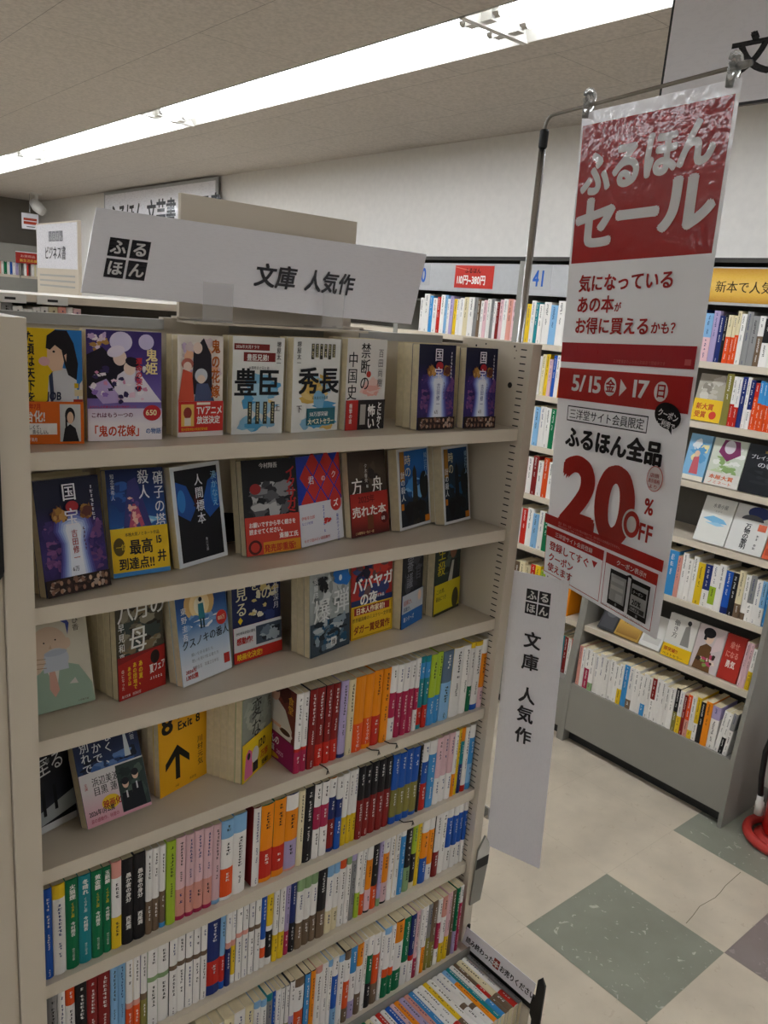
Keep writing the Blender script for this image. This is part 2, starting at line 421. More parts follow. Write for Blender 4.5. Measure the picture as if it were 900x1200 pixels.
# ------------------------------------------------------------------ palette of printed papers
PAL = {k: lin(v) for k, v in dict(W='efece8', K='1e1d20', R='c42a1e', D='861f1e', M='ad2a50', O='ee8e14', Y='e6c224', G='0b7247', T='1c8690', B='1f58b4',
       N='20306e', L='86b6de', S='3f93d2', P='e2bcc2', A='dd9c8e', V='b2a4cc', U='75604c', C='e2d6b0', E='87803f', g='a6c236', k='8d8d8d', F='8aa878', Z='5a6f86', Q='e0521c').items()}
CN = dict(W='white', K='black', R='red', D='dark red', M='magenta', O='orange', Y='yellow', G='green', T='teal', B='blue', N='navy', L='pale blue', S='sky blue', P='pink', A='salmon', V='lilac', U='brown', C='cream', E='olive', g='lime green', k='grey', F='sage green', Z='slate blue', Q='bright orange')
DARKS = set('KRDMGTBNUEZSQ')
def bands(spec):
    out = []; i = 0
    while i < len(spec):
        c = spec[i]; i += 1; n = ''
        while i < len(spec) and spec[i].isdigit(): n += spec[i]; i += 1
        out.append((c, int(n) if n else 0))
    if len(out) == 1: return [(out[0][0], 1.0)]
    t = sum(n for _, n in out); return [(c, n/t) for c, n in out]
def describe(spec):
    b = bands(spec); n = [CN[c] for c, h in b if h > .07]
    if len(n) == 1: return n[0]+' spined'
    if len(n) == 2: return n[0]+' over '+n[1]+' spined'
    return n[0]+', '+n[1]+', '+n[2]+' spined'
def spine_book(name, label, cat, group, w, h, d, spec, rnd, loc, rz=0, board=None, texts=(), lean=0, mw=.44):
    """an upright book, its spine to the front: cover > printed spine; page block"""
    t = thing(name, label, cat, loc, rz, group)
    if lean: t.rotation_euler = (0, lean, rz)
    bl = min(.0016, w*.1); hw = w/2
    out = [(-hw, d), (-hw, .0012), (-w*.3, .0004-bl*.6), (0, -bl), (w*.3, .0004-bl*.6), (hw, .0012), (hw, d)]
    tk = .0005; inn = [(hw-tk, d), (hw-tk, .0018), (-hw+tk, .0018), (-hw+tk, d)]
    m = M['ink']; mb = MB(); z = h; bs = bands(spec)
    bc_ = PAL[board] if board else PAL[bs[0][0]]
    for c, fr_ in bs:
        z1 = z-fr_*h; col = jit(PAL[c], rnd)
        for k in range(len(out)-1):
            side = k in (0, len(out)-2)
            p, q_ = out[k], out[k+1]
            mb.face([(p[0], p[1], z1), (q_[0], q_[1], z1), (q_[0], q_[1], z), (p[0], p[1], z)], m, (bc_ if (side and c == bs[0][0]) else col))
        z = z1
    for k in range(3):
        p, q_ = inn[k], inn[k+1]; mb.face([(p[0], p[1], 0), (q_[0], q_[1], 0), (q_[0], q_[1], h), (p[0], p[1], h)], m, PAL['W'])
    for zz in (0, h):
        mb.face([(x, y, zz) for x, y in out+inn], m, bc_)
    a = Art(mb, lambda u, v, l: (u, -bl-.00005-l, v), m, .00004)
    z = h
    for k, (c, fr_) in enumerate(bs):
        hb = fr_*h; ink = PAL['W'] if c in DARKS else (PAL['K'] if rnd.random() < .7 else PAL['N'])
        if not texts and hb > .03:
            if c in 'YOR' and k > 0 and rnd.random() < .6: ink = PAL['W'] if c == 'R' else PAL['K']
            sz = rnd.uniform(.0046, .0066); n1 = int(min(hb*.5, .06)/(sz*1.12))
            a.marks(0, z-.008, w*mw, sz, n1, ink, rnd)
            if hb > .09: a.marks(0, z-.012-n1*sz*1.12-.006, w*mw*.8, sz*.7, int(min(.03, hb-n1*sz*1.12-.03)/(sz*.8)), ink, rnd)
            if hb > .06 and k == len(bs)-1 and rnd.random() < .5: a.marks(0, z-hb+.016, w*mw*.7, .0028, 4, ink, rnd)
        z -= hb
    for (v, s, st, col, bold) in texts:
        a.text(-s*.5, v, s, st, col, vert=True, bold=bold)
    mb.build('cover', t)
    pb = MB(); pb.box(-hw+tk, hw-tk, .0018, d-.002, .0006, h-.0003, M['page']); pb.build('page_block', t)
    return t

# ================================================================== spine-out rows of the main bookcase
def row(specs, x0px, l0, l1, z, y, hgt, dep, rowname, seed, group, hv=.003, start=1, texts={}):
    """specs: 'right edge of the foot in the photograph:bands' from left to right"""
    rnd = random.Random(seed)
    def X(px):
        t = (px-l0[0])/(l1[0]-l0[0]); return on(1, y, px, l0[1]+(l1[1]-l0[1])*t).x
    xa = X(x0px); n = start-1
    for it in specs.split():
        if it[0] == '_': xa = X(float(it[1:])); continue
        e, sp = it.split(':'); board = None
        if '/' in sp: sp, board = sp.split('/')  # black boards (K) paint in the shadow of gaps between spines
        xb = min(X(float(e)), .8712); w_ = max(.004, xb-xa-.0009); n += 1
        h = hgt+rnd.uniform(-hv, hv*.3)
        spine_book('paperback_book', '%s paperback, %s spine from left on the %s' % (describe(sp), ordn(n), rowname), 'book', group,
                   w_, h, dep, sp, rnd, ((xa+xb)/2, y+rnd.uniform(0, .002), z+.0002), board=board, texts=texts.get(n, ()))
        xa = xb
Wc, Kc, Yc, Rc = PAL['W'], PAL['K'], PAL['Y'], PAL['R']
row('352:W68R4W0W1M27 359:W68R4M28 368:D/K 378:D72R28/K 386:D72R28/K 395:D72R28/K 404:V95N5 412:C 424:O62Q38 434:O58Q36O6 444:O60R40 453:O 461:W36M34W30 468:W38M62 475:W38M62 482:W38M62 487:W40M30W30 493:T8S22T40R24T6 499:T8S22T38R32 507:g60S40 513:g60S40 525:Z45L55 537:W/Y 545:W 550:Y8W55G37 558:Y6W86B8 565:W20O50P30'.replace('W0W1', ''),
    344, (345, 905), (566, 827), ZS[3], .010, .148, .105, 'fourth shelf', 11, 'spine-out paperbacks on the fourth shelf',
    texts={9: ((.052, .0072, 'TVドラマ化!', Wc, 1), (.135, .0042, '　', Kc, 1)), 10: ((.06, .0072, 'TVドラマ化!', Wc, 1),)})
row('64:B 79:Y15W85 94:G 108.5:T 122:G 131.5:G 143.5:A18W45Y37 157:K 170.5:K 178.5:W60U40 187:W60U40 194.5:W55U39S6 205.5:g 217:P62A33M5 227:P62A33M5 237.5:P62A33M5 248:P62A33M5 257.5:P95L5 272:L22W38Q36W4 287:L22W78 _294 303:W/D 318:O58R37O5/G 332:O60R32O8/G 346.5:W20O40V37A3/N 354:C 364.5:K 373:W30M30W40/K 382:W30M30W40/K 390.5:W25N30D40N5/O 398:W30N25B45 405:W60Y40 410:W60Y40 415.6:W60Y40 423:K45D55/K 431:K45D55/K 439:K45D55/K 447:K45D55/K 455:K45D55/K 463:B50E40B10 471:B50E40B10 478.5:B50E40B10 486.5:B50E45B5 490:K 497.5:W28B32R40 506:W20S80 513:P60W40 520:P60W40 526.5:P60W40 531:W65O35 534.5:Y 539:O20T35N45 544.5:W90R10 551:W20S40L30S10',
    53, (55, 1154), (555, 923), ZS[4], .010, .149, .105, 'fifth shelf', 12, 'spine-out paperbacks on the fifth shelf',
    texts={3: ((.142, .0085, '火狼煙', Wc, 2), (.112, .005, 'くらまし屋', Yc, 1), (.08, .0062, '今村翔吾', Wc, 2), (.035, .0035, '時代小説文庫', Wc, 0)),
           4: ((.142, .0085, '冬晴れ', Wc, 2), (.112, .005, 'くらまし屋', Wc, 0), (.08, .0062, '今村翔吾', Wc, 2), (.035, .0035, '時代小説文庫', Wc, 0)),
           5: ((.142, .0085, '黄金雛', Wc, 2), (.112, .005, 'くらまし屋', Yc, 1), (.08, .0062, '今村翔吾', Wc, 2), (.035, .0035, '時代小説文庫', Wc, 0)),
           6: ((.142, .0075, '玉麒麟', Wc, 2), (.112, .005, 'くらまし屋', Yc, 1), (.08, .0058, '今村翔吾', Wc, 2), (.035, .0035, '時代小説文庫', Wc, 0)),
           8: ((.125, .0085, '愚か者の身分', Wc, 2), (.05, .008, '西尾潤', Wc, 2)), 9: ((.125, .0085, '愚か者の身分', Wc, 2), (.05, .008, '西尾潤', Wc, 2))})
row('57:D 70:k 79:W 90:Q22W78 103:K 116:D 130:D 139:L 148:L 156.5:W55A7Q38 165:W55A7Q38/Y 173:W52U8E40/V 185:W36F6W58/F 198:W36F6W58/F 207.5:W34U6W60/K 217:W34U6W60/K 226:W34U6W60/K 234.5:W34U6W60/K 242:W34U6W60/K 257:N55R32N13 263.5:L55R35B10/K 270:W40A8N52 275.5:W40A8Y40W12 283:W34A6W60/K 290:W34A6W60/K 297:W34U6W60/K 304:W34U6W60/K 310.5:B60W12Q14W14 318.5:Y45W7K38W10 325:W62Y38 332:W62Y38/K 338:V66M34 345:N58K42 353.5:F17W45U38 362:F17W45U38 369.5:F17W45U38 379.5:K60U40 387.5:L17W50C33/N 394.5:L17W50C33/K 402:Q14W86/S 407.5:F12W88 414:V10k90 420:W62g38 425.5:W68Q32 432.5:W20O45P32K3 440:K65Q35 444.5:V88F12 452:W22O45P30K3 458:W 464.5:W/Y 470.5:W10S90 478:K62F38 484:g45K45C10 489:Y 497:W20O40B40 504:W20O55W25 511:W60D40/K 518:W 525:W15B48W37 531:W15B48W37 537:W15B48W37 543.5:W15B48W37',
    53, (290, 1140), (540, 1018), ZS[5], .010, .149, .105, 'sixth shelf', 13, 'spine-out paperbacks on the sixth shelf')
row('252:C 263:W 275:C 288:W 298:C 306:L8W92 313:L8W92 320:T8k40T52 324:B 330:W 335:W50M50/k 340:W50E50/k 346:W45V55/K 357:U10W33Q57 364:S/K 370:O/K 378:A8W92 385:W 390:L8W92 397:W25B45L30 404:L8W92 411:U12W30Q38U20/K 419:S35W40V25 426:O30W40U30 431:W 438:W25G40K35 446:W28Q42U30 450:W 458:L8W50Q12G30 463:W60Q12G28 473:O30W40G30/K 481:G65W35 487:N60R8W32 492:P70M30 496:W 501:W60O40 506:k50E50 512:U60E40 517:W35M40W25 523:A30W40Y30 528:P65Y35 533:U 537:G65V35 541.5:W25M75',
    238, (300, 1190), (544, 1072), ZB, -.024, .1635, .108, 'bottom shelf', 14, 'spine-out paperbacks on the bottom shelf', hv=.004)

rnd = random.Random(15); xa = .003; n = 0
for sp in 'W W55O45 C L W B60W40 W R W W50G50 C W V W Y70K30 W W S W'.split():
    w_ = rnd.uniform(.0115, .0155); n += 1
    if xa+w_ > on(1, -.024, 238, 1218).x: break
    spine_book('paperback_book', '%s paperback at left end of the bottom shelf, %s from the upright' % (describe(sp), ordn(n)), 'book', 'spine-out paperbacks on the bottom shelf', w_-.0008, .1625, .108, sp, rnd, (xa+w_/2, -.0235, ZB+.0002)); xa += w_

# thin dark ribbon bookmarks that hang over the shelf edges
def ribbon(pts, label):
    b = MB(); b.tube(pts, .0011, M['slot'], 6); e = Vector(pts[-1])
    for k in range(4): b.tube([e, e+Vector((-.003+.0022*k, -.001, -.009))], .0005, M['slot'], 5)
    tag(b.build('ribbon_bookmark'), label, 'bookmark')
for px, z, lab in (((379, 384), 3, 'dark ribbon bookmark under the dark red spines, fourth shelf edge'), ((434, 444), 3, 'dark ribbon bookmark below the orange spines on fourth shelf edge'), ((455, 465), 3, 'dark ribbon bookmark under white and magenta spines, fourth shelf edge'), ((472, 484), 4, 'dark ribbon bookmark under the blue olive spines, fifth shelf edge')):
    yy = {3: 893-(px[0]-395)*.42, 4: 958-(px[0]-472)*.47}[z]
    p = on(1, -.001, px[0], yy); p2 = on(1, -.003, px[1], yy+3)
    ribbon([(p.x, .012, ZS[z]+.0014), (p.x+.003, -.0015, ZS[z]+.0012), (p2.x, -.003, ZS[z]-.004)], lab)

# ================================================================== face-out books
def faceout(z, pl, pr, ty, thick, ncopy, label, bg, art=None, band=None, bandh=0, lean=None, h=.148, spine=None, copylab=None, gcol='W', fixw=None, sidec=None):
    L, R = on(2, z, *pl), on(2, z, *pr); ex = Vector((R.x-L.x, R.y-L.y, 0)); wd = ex.length; ex.normalize()
    if fixw: wd = fixw
    nb_ = Vector((-ex.y, ex.x, 0))
    if lean is None:
        best = (9e9, .1)
        for k in range(60):
            th = -.05+k*.01; P = L+(Vector((0, 0, 1))*math.cos(th)+nb_*math.sin(th))*h; d = P-CAMP
            py = 600-FOC*d.dot(_u)/d.dot(_f); best = min(best, (abs(py-ty), th))
        lean = best[1]
    elif ty:
        best = (9e9, h)
        for k in range(60):
            hh = .130+k*.0005; P = L+(Vector((0, 0, 1))*math.cos(lean)+nb_*math.sin(lean))*hh; d = P-CAMP
            best = min(best, (abs(600-FOC*d.dot(_u)/d.dot(_f)-ty), hh))
        h = best[1]
    hmx = h*math.sin(max(0, lean))
    while ncopy > 0 and max(L.y, R.y)+hmx+(ncopy+1)*(thick+.001)/math.cos(lean) > YB-.001: ncopy -= 1
    def one(k, front):
        up = Vector((0, 0, math.cos(lean)))+nb_*math.sin(lean); dp = nb_*math.cos(lean)-Vector((0, 0, math.sin(lean)))
        o = L+nb_*(k*(thick+.0006)/math.cos(lean))+Vector((0, 0, max(0, thick*math.sin(lean))+.0002))
        lab = label if front else (copylab or 'page edge of a copy behind the %s' % ' '.join(label.replace(',', '').split()[:7]))
        if not front and ncopy > 1: lab = lab+', %s back' % ordn(k)
        t = thing('paperback_book', lab, 'book', (0, 0, 0), 0, None if front else 'copies stacked behind the face-out books')
        t.matrix_world = Matrix(((ex.x, dp.x, up.x, o.x), (ex.y, dp.y, up.y, o.y), (ex.z, dp.z, up.z, o.z), (0, 0, 0, 1)))
        m = M['ink']; mb = MB(); bgc = bg if isinstance(bg, tuple) else (PAL[bg] if front else PAL['C']); tk = .0008
        sp = PAL[spine] if spine else bgc; tk = .0008 if front else .0004
        mb.box(0, wd, 0, tk, 0, h, m, bgc); mb.box(0, wd, thick-tk, thick, 0, h, m, bgc); mb.box(wd-tk, wd, tk, thick-tk, 0, h, m, sp)
        fn = lambda u, v, l: (u*wd, -l, v*h/1.41)
        if front and art: art(Art(mb, fn, m))
        mb.build('cover', t)
        p = MB(); p.box(.0003, wd-tk, tk, thick-tk, .0006, h-.0006, M['page']); p.build('page_block', t)
        if front and band:
            q = MB(); hb = bandh*h/1.41
            q.box(-.0003, wd+.0003, -.0022, -.0018, 0, hb, m, PAL[gcol]); q.box(wd, wd+.0004, -.0018, thick, 0, hb, m, PAL[gcol])
            band(Art(q, lambda u, v, l: (u*wd, -.0022-l, v*h/1.41), m)); q.build('paper_band', t)
        return t
    for k in range(ncopy, 0, -1): one(k, False)
    return one(0, True)
c_ = lin
SKIN, HAIR = c_('e6c3a8'), c_('211d22')
# ---- first shelf
def a1(A):
    A.rect(0, 0, 1, 1.41, c_('e8c21a')); A.rect(.55, .3, 1, 1.41, c_('2a78c0'))
    A.poly([(.38, .3), (.44, .85), (.6, .95), (.8, .93), (.9, .8), (.92, .3)], c_('cfd0d6')); A.nxt()
    A.poly([(.95, .75), (1, .8), (1, .45), (.9, .4)], c_('e0d8c8')); A.nxt()
    A.poly([(.42, .98), (.42, 1.2), (.6, 1.25), (.72, 1.1), (.66, .92), (.5, .9)], SKIN); A.nxt()
    A.poly([(.4, 1.18), (.42, 1.33), (.55, 1.40), (.75, 1.40), (.86, 1.25), (.93, 1.0), (.9, .8), (.76, .86), (.7, 1.0), (.66, 1.16), (.55, 1.22), (.47, 1.16)], HAIR); A.nxt()
    A.ell(.53, 1.14, .022, .014, HAIR); A.ell(.37, 1.02, .09, .055, c_('e0b0b4')); A.poly([(.7, 1.1), (.74, 1.12), (.73, 1.02)], c_('d8ac92')); A.nxt(); A.poly([(.44, .84), (.5, .9), (.52, .6), (.47, .4)], c_('3a4460')); A.nxt(); A.rect(.86, .6, 1, .68, c_('d8c8a0')); A.rect(.84, .5, 1, .56, c_('a03028')); A.rect(.86, .7, .93, .76, c_('d8b020'))
    A.text(.07, 1.38, .145, 'た頃は天下を', Kc, vert=True, bold=2)
    A.text(.4, .55, .14, 'JOB', c_('26304c'), bold=2, slant=.1)
def b1(A):
    A.rect(0, 0, 1, .53, c_('e06a1c')); A.text(.02, .44, .075, '26年7月', c_('c03018'), bold=2); A.text(.02, .29, .15, '台化!', Wc, bold=2)
    A.rect(0, .12, .55, .26, Wc); A.text(.02, .19, .06, 'おしくて、', Kc, bold=1); A.text(.02, .13, .06, 'て、青らしい。', Kc, bold=1)
    A.text(.02, .04, .05, '山下美月', Wc, bold=1)
    A.rect(.6, .03, .95, .5, c_('c9cac8')); A.poly([(.64, .03), (.68, .2), (.77, .25), (.86, .2), (.92, .03)], Kc); A.nxt()
    A.ell(.77, .36, .085, .1, HAIR); A.ell(.775, .33, .055, .075, c_('dcb89c')); A.rect(.69, .2, .72, .36, HAIR)
faceout(ZS[0], (28, 521), (98, 520), 384, .014, 1, 'yellow and blue paperback with orange paper band, far left of first shelf', 'Y', a1, b1, .53, gcol='O', lean=.025)
def a2(A):
    A.grad(0, 0, 1, 1.41, [c_('cdbfe0'), c_('7c6ab4'), c_('53408e'), c_('392a6c')])
    A.ell(.45, 1.27, .15, .13, c_('d8d0ec')); A.ell(.79, 1.28, .105, .1, c_('cfc6e8'))
    A.blobs(0, .9, .3, 1.4, 26, .06, .05, [c_('e2cfe0'), c_('c5a8d2'), c_('b4884a'), c_('f0e8f0')], 2)
    A.poly([(0, .55), (0, 1.1), (.2, 1.2), (.36, 1.05), (.5, 1.1), (.6, .8), (.4, .55)], c_('1c1626')); A.nxt()
    A.poly([(.3, .5), (.4, .85), (.55, .95), (.68, .9), (.9, .62), (1, .5)], c_('e8e2ee')); A.nxt()
    A.poly([(.02, .7), (.25, .8), (.48, .5), (.2, .48)], c_('b9a4d6')); A.nxt()
    A.ell(.43, 1.07, .09, .1, c_('ecd2c6')); A.ell(.56, .94, .08, .09, c_('f0d8cc')); A.ell(.38, 1.15, .12, .07, c_('e6dcee'), rot=.3); A.ell(.6, 1.02, .1, .06, c_('2a2030'), rot=-.3)
    A.blobs(.0, .45, .9, 1.0, 40, .05, .04, [c_('e9c8dc'), c_('8f6fc0'), c_('f2ecf4'), c_('342a58'), c_('d58fb4')], 3)
    A.text(.77, 1.2, .17, '鬼姫', c_('f0dca6'), vert=True, bold=2); A.text(.64, 1.08, .088, '運命の契り', c_('c8323c'), vert=True, bold=2)
    A.grad(0, 0, 1, .42, [c_('f4eef2'), c_('f4eef2'), c_('d8cbe4')])
    A.text(.04, .31, .07, 'これはもう一つの', c_('6a2a52'), bold=2); A.text(.01, .07, .155, '「鬼の花嫁」', c_('c8401c'), bold=2, sx=.8); A.text(.77, .09, .08, 'の物語', c_('4a6eaa'), bold=2, sx=.9)
    A.text(.02, .43, .035, 'あやかしの花嫁たちの恋の物語がここに', c_('c83a5a'), bold=1)
    A.ell(.86, .36, .125, .105, c_('c22a34')); A.text(.77, .33, .1, '650', c_('f6e6b4'), bold=2)
faceout(ZS[0], (103, 517.5), (189, 515), 386, .014, 1, 'purple moonlit paperback with large red circle, second on first shelf', 'V', a2, lean=.025)
def a3(A):
    A.rect(0, 0, 1, 1.41, c_('e9e0d6')); A.blobs(0, .4, 1, 1.41, 45, .14, .08, [c_('d9c6c8'), c_('e8b694'), c_('c9b3d0'), c_('f2e8e0')], 5)
    A.poly([(.3, .6), (.33, 1.2), (.55, 1.38), (.72, 1.15), (.75, .6)], c_('26202a')); A.nxt(); A.ell(.42, 1.24, .1, .08, c_('ecd4c6')); A.ell(.2, 1.02, .13, .08, c_('b8685a')); A.ell(.2, .98, .09, .07, c_('f0d6c8')); A.ell(.5, .86, .14, .1, c_('cfd2da')); A.ell(.5, .81, .09, .06, c_('f0d8c8'))
    A.poly([(0, .5), (.1, .95), (.3, .9), (.35, .5)], c_('cc5038')); A.nxt(); A.poly([(.35, .5), (.4, .75), (.65, .75), (.8, .5)], c_('4a5478')); A.nxt()
    A.text(.72, 1.37, .2, '鬼の花嫁', c_('b85f1c'), vert=True, bold=2, gap=1.05)
def b3(A):
    A.rect(0, .07, 1, .5, c_('c82c24')); A.rect(.06, .15, .34, .46, c_('e0b85c')); A.ell(.2, .34, .09, .08, c_('8a3028')); A.rect(.13, .16, .27, .27, c_('e8dcd0'))
    A.text(.4, .32, .14, 'TVアニメ', Wc, bold=2, sx=.95); A.text(.4, .19, .12, '放送決定', Wc, bold=2, sx=1.1); A.text(.06, .09, .045, '累計部数突破の和風恋愛物語', Yc, bold=0); A.rect(.4, .45, .7, .485, c_('f0e6d8'))
    A.rect(0, 0, 1, .07, c_('e6dcd8'))
faceout(ZS[0], (208, 513), (260, 510), 393, .015, 1, 'white and orange paperback with red animation band, third on first shelf', 'W', a3, b3, .5, lean=.025)
def wcol(A, seed):
    A.rect(0, 0, 1, 1.41, c_('e6e6e2')); A.blobs(0, .25, 1, .95, 14, .3, .14, [c_('7fb6d6'), c_('4e9cca'), c_('a9cfe2'), c_('d8b25a'), c_('e2c47e')], seed); A.blobs(0, 0, 1, .3, 8, .25, .12, [c_('4f9ac6'), c_('d5b467'), c_('86b8d4')], seed+1)
def a4(A):
    wcol(A, 8)
    A.rect(.02, 1.22, .7, 1.31, c_('7c2522')); A.rect(.2, 1.06, .82, 1.19, c_('7c2522')); A.text(.05, 1.245, .055, '2026年大河ドラマ', Wc, bold=1); A.text(.26, 1.08, .1, '豊臣兄弟!', Wc, bold=2)
    A.text(.3, .95, .05, '太閤秀吉の兄と弟', Kc, bold=0); A.text(.02, .6, .42, '豊臣', c_('16181c'), bold=2, sx=1.08)
    for k in range(4): A.rect(.3+.15*k, .15, .38+.15*k, .48, c_('3a3c34')); A.marks(.34+.15*k, .46, .05, .035, 7, c_('e2d9a8'), random.Random(k))
    A.text(.84, 1.36, .09, '堺屋太一', Kc, vert=True, bold=1); A.text(.82, .45, .12, '上', Kc, vert=True, bold=1)
faceout(ZS[0], (271, 510), (330, 508), 394, .016, 1, 'white and blue history paperback titled 豊臣, left of the matching volume', 'W', a4, lean=.025)
def a5(A):
    wcol(A, 15)
    for k in range(6): A.rect(.36+.09*k, 1.1+.03*(k % 2), .42+.09*k, 1.33, c_('46443a')); A.marks(.39+.09*k, 1.32, .05, .03, 6, c_('e2d9a8'), random.Random(k+5))
    A.text(.06, 1.36, .09, '堺屋太一', Kc, vert=True, bold=1); A.text(.1, .62, .42, '秀長', c_('16181c'), bold=2, sx=1.05); A.text(.4, .5, .05, '兄を支えた名将', Kc, bold=0)
    A.rect(.3, .1, .92, .36, c_('2b6a78')); A.text(.36, .24, .08, '50万部突破', Wc, bold=1); A.text(.33, .12, .1, '大ベストセラー', c_('f4eccc'), bold=2, sx=.82); A.text(.08, .42, .12, '下', Kc, vert=True, bold=1)
faceout(ZS[0], (341, 508), (395, 504), 396, .016, 1, 'white and blue history paperback titled 秀長, right of the matching volume', 'W', a5, lean=.025)
def a6(A):
    A.rect(0, 0, 1, 1.41, c_('dcd8d2')); A.blobs(.3, .45, 1, .85, 12, .28, .12, [c_('e2a69a'), c_('d98b7c'), c_('e6c2b8')], 9)
    A.text(.33, 1.36, .25, '禁断の', c_('1e1b1c'), vert=True, bold=1); A.text(.02, 1.22, .25, '中国史', c_('1e1b1c'), vert=True, bold=1); A.text(.78, 1.27, .14, '百田尚樹', c_('5a5656'), vert=True, bold=0, gap=1.1)
    A.ell(.55, .87, .06, .05, c_('c03a30'))
def b6(A):
    A.rect(0, 0, 1, .47, c_('231d1c')); A.rect(0, 0, .3, .47, c_('b82a24')); A.text(.08, .42, .08, '衝撃の書', Wc, vert=True, bold=1); A.rect(.36, .08, .5, .4, c_('a9a29a')); A.text(.55, .4, .2, '怖い', Wc, vert=True, bold=2); A.text(.8, .44, .12, 'とにかく', Wc, vert=True, bold=2, gap=.9)
faceout(ZS[0], (403, 505), (448, 502), 397, .015, 2, 'grey white paperback titled 禁断の中国史 with black and red paper band', 'W', a6, b6, .47, gcol='K', lean=.025)
def koku(A, big):
    A.rect(0, 0, 1, 1.41, c_('161733')); A.grad(0, .2, 1, 1.1, [c_('33265e'), c_('3a2c72'), c_('2a2058'), c_('161733')])
    A.blobs(0, .2, .36, .95, 40, .09, .07, [c_('4c3478'), c_('3a2a6a'), c_('6a3f78'), c_('30255a'), c_('7e4c86')], 4); A.blobs(.66, .2, 1, .95, 40, .09, .07, [c_('4c3478'), c_('3a2a6a'), c_('6a3f78'), c_('30255a'), c_('7e4c86')], 6)
    for k, cc in enumerate(('4b4490', '5f62ae', '7d8ccc', 'a3b4e0', 'c8d4ee', 'e6ebf6')):
        w_ = .27-.032*k; A.poly([(.51-w_*1.05, .2), (.51-w_*.85, .45), (.51-w_*.8, .62), (.51-w_*1.15, .78), (.51-w_, .93-.02*k), (.51-w_*.4, 1.0-.03*k), (.51+w_*.4, 1.0-.03*k), (.51+w_, .93-.02*k), (.51+w_*1.15, .78), (.51+w_*.8, .62), (.51+w_*.85, .45), (.51+w_*1.05, .2)], c_(cc)); A.nxt()
    A.blobs(.16, .86, .46, 1.1, 16, .08, .07, [c_('a0722e'), c_('82542a'), c_('5e3a2a'), c_('b98a48')], 7); A.blobs(.58, .86, .86, 1.1, 16, .08, .07, [c_('a0722e'), c_('82542a'), c_('5e3026'), c_('b98a48')], 8)
    A.ell(.52, 1.06, .1, .07, c_('a8242c')); A.text(.38, 1.36, .23, '国宝', c_('eceaf2'), vert=True, bold=1, gap=1.35)
    A.text(.46, .78, .1, '吉田修一', c_('a83038') if big else c_('4a5a92'), vert=True, bold=1); A.marks(.66, .8, .05, .045, 6, c_('5a2a46'), random.Random(2)); A.marks(.84, 1.3, .06, .05, 8, c_('d8d6e2'), random.Random(3)); A.text(.42, .27, .07, '6万', c_('26243a'), bold=1)
    A.rect(0, 0, 1, .21, c_('2a1b17')); A.blobs(0, 0, 1, .22, 40, .06, .04, [c_('5a3c2e'), c_('3a2620'), c_('7a5a48'), c_('b09a8a'), c_('46302a')], 12); rnd = random.Random(11)
    for j in range(2):
        for k in range(8): A.ell(.08+.12*k+rnd.uniform(-.015, .015), .055+.1*j, .026, .032, rnd.choice([c_('c8a488'), c_('a67e64'), c_('8a6450')]), n=8)
faceout(ZS[0], (488, 505), (530, 503), 404, .018, 2, lean=.07, label= 'navy paperback titled 国宝 on first shelf, left of its two', bg='N', art=lambda A: koku(A, 0))
faceout(ZS[0], (542, 503), (578, 502), 408, .018, 1, lean=.07, label= 'navy paperback titled 国宝 at right end of first shelf', bg='N', art=lambda A: koku(A, 0))
# ---- second shelf
faceout(ZS[1], (55, 705), (129, 688), 566, .018, 2, 'navy paperback titled 国宝 at left end of second shelf', 'N', lambda A: koku(A, 1))
def a10(A):
    A.grad(0, 0, 1, 1.41, [c_('5aa6d8'), c_('3c86c6'), c_('2456a0'), c_('18346e'), c_('142454')]); A.blobs(0, .5, 1, .8, 12, .25, .06, [c_('bcd8ee'), c_('7ab8e0'), c_('4a94cc')], 12); A.blobs(0, .8, .4, 1.3, 10, .15, .1, [c_('2e5eb0'), c_('1e3c80')], 13)
    A.poly([(.2, .45), (.36, 1.25), (.5, 1.3), (.8, .45)], c_('3a3a7c')); A.nxt(); A.poly([(.28, .45), (.42, .95), (.5, .95), (.68, .45)], c_('b8506e')); A.nxt(); A.blobs(.3, .5, .66, 1.1, 20, .05, .05, [c_('e48a8e'), c_('8a5a9c'), c_('f0c0b0'), c_('5a4a92')], 14)
    A.text(.8, 1.37, .19, '硝子の塔', c_('dfe4ee'), vert=True, bold=1, gap=1.0); A.text(.53, 1.4, .2, '殺人', c_('dfe4ee'), vert=True, bold=1); A.text(.06, 1.36, .07, '知念実希人', c_('dfe4ee'), vert=True, bold=0)
def b10(A):
    A.poly([(0, 0), (1, 0), (1, .64), (0, .56)], c_('e6bc1c')); A.nxt(); A.rect(0, 0, 1, .06, c_('3f86c4')); A.text(.3, .3, .21, '最高', Kc, bold=2); A.text(.1, .1, .17, '到達点!!', Kc, bold=2, sx=1.05); A.ell(.13, .4, .1, .12, c_('5a4a1c')); A.text(.07, .36, .09, '一位', Yc, bold=1); A.text(.24, .53, .055, '本格大賞ノミネート作品', Kc, bold=1); A.text(.76, .4, .14, '15', Kc, bold=2); A.text(.78, .16, .17, '井', Kc, bold=2)
faceout(ZS[1], (133, 681), (199, 671), 548, .018, 1, 'blue paperback titled 硝子の塔 with yellow paper band saying 最高到達点', 'B', a10, b10, .64, gcol='Y')
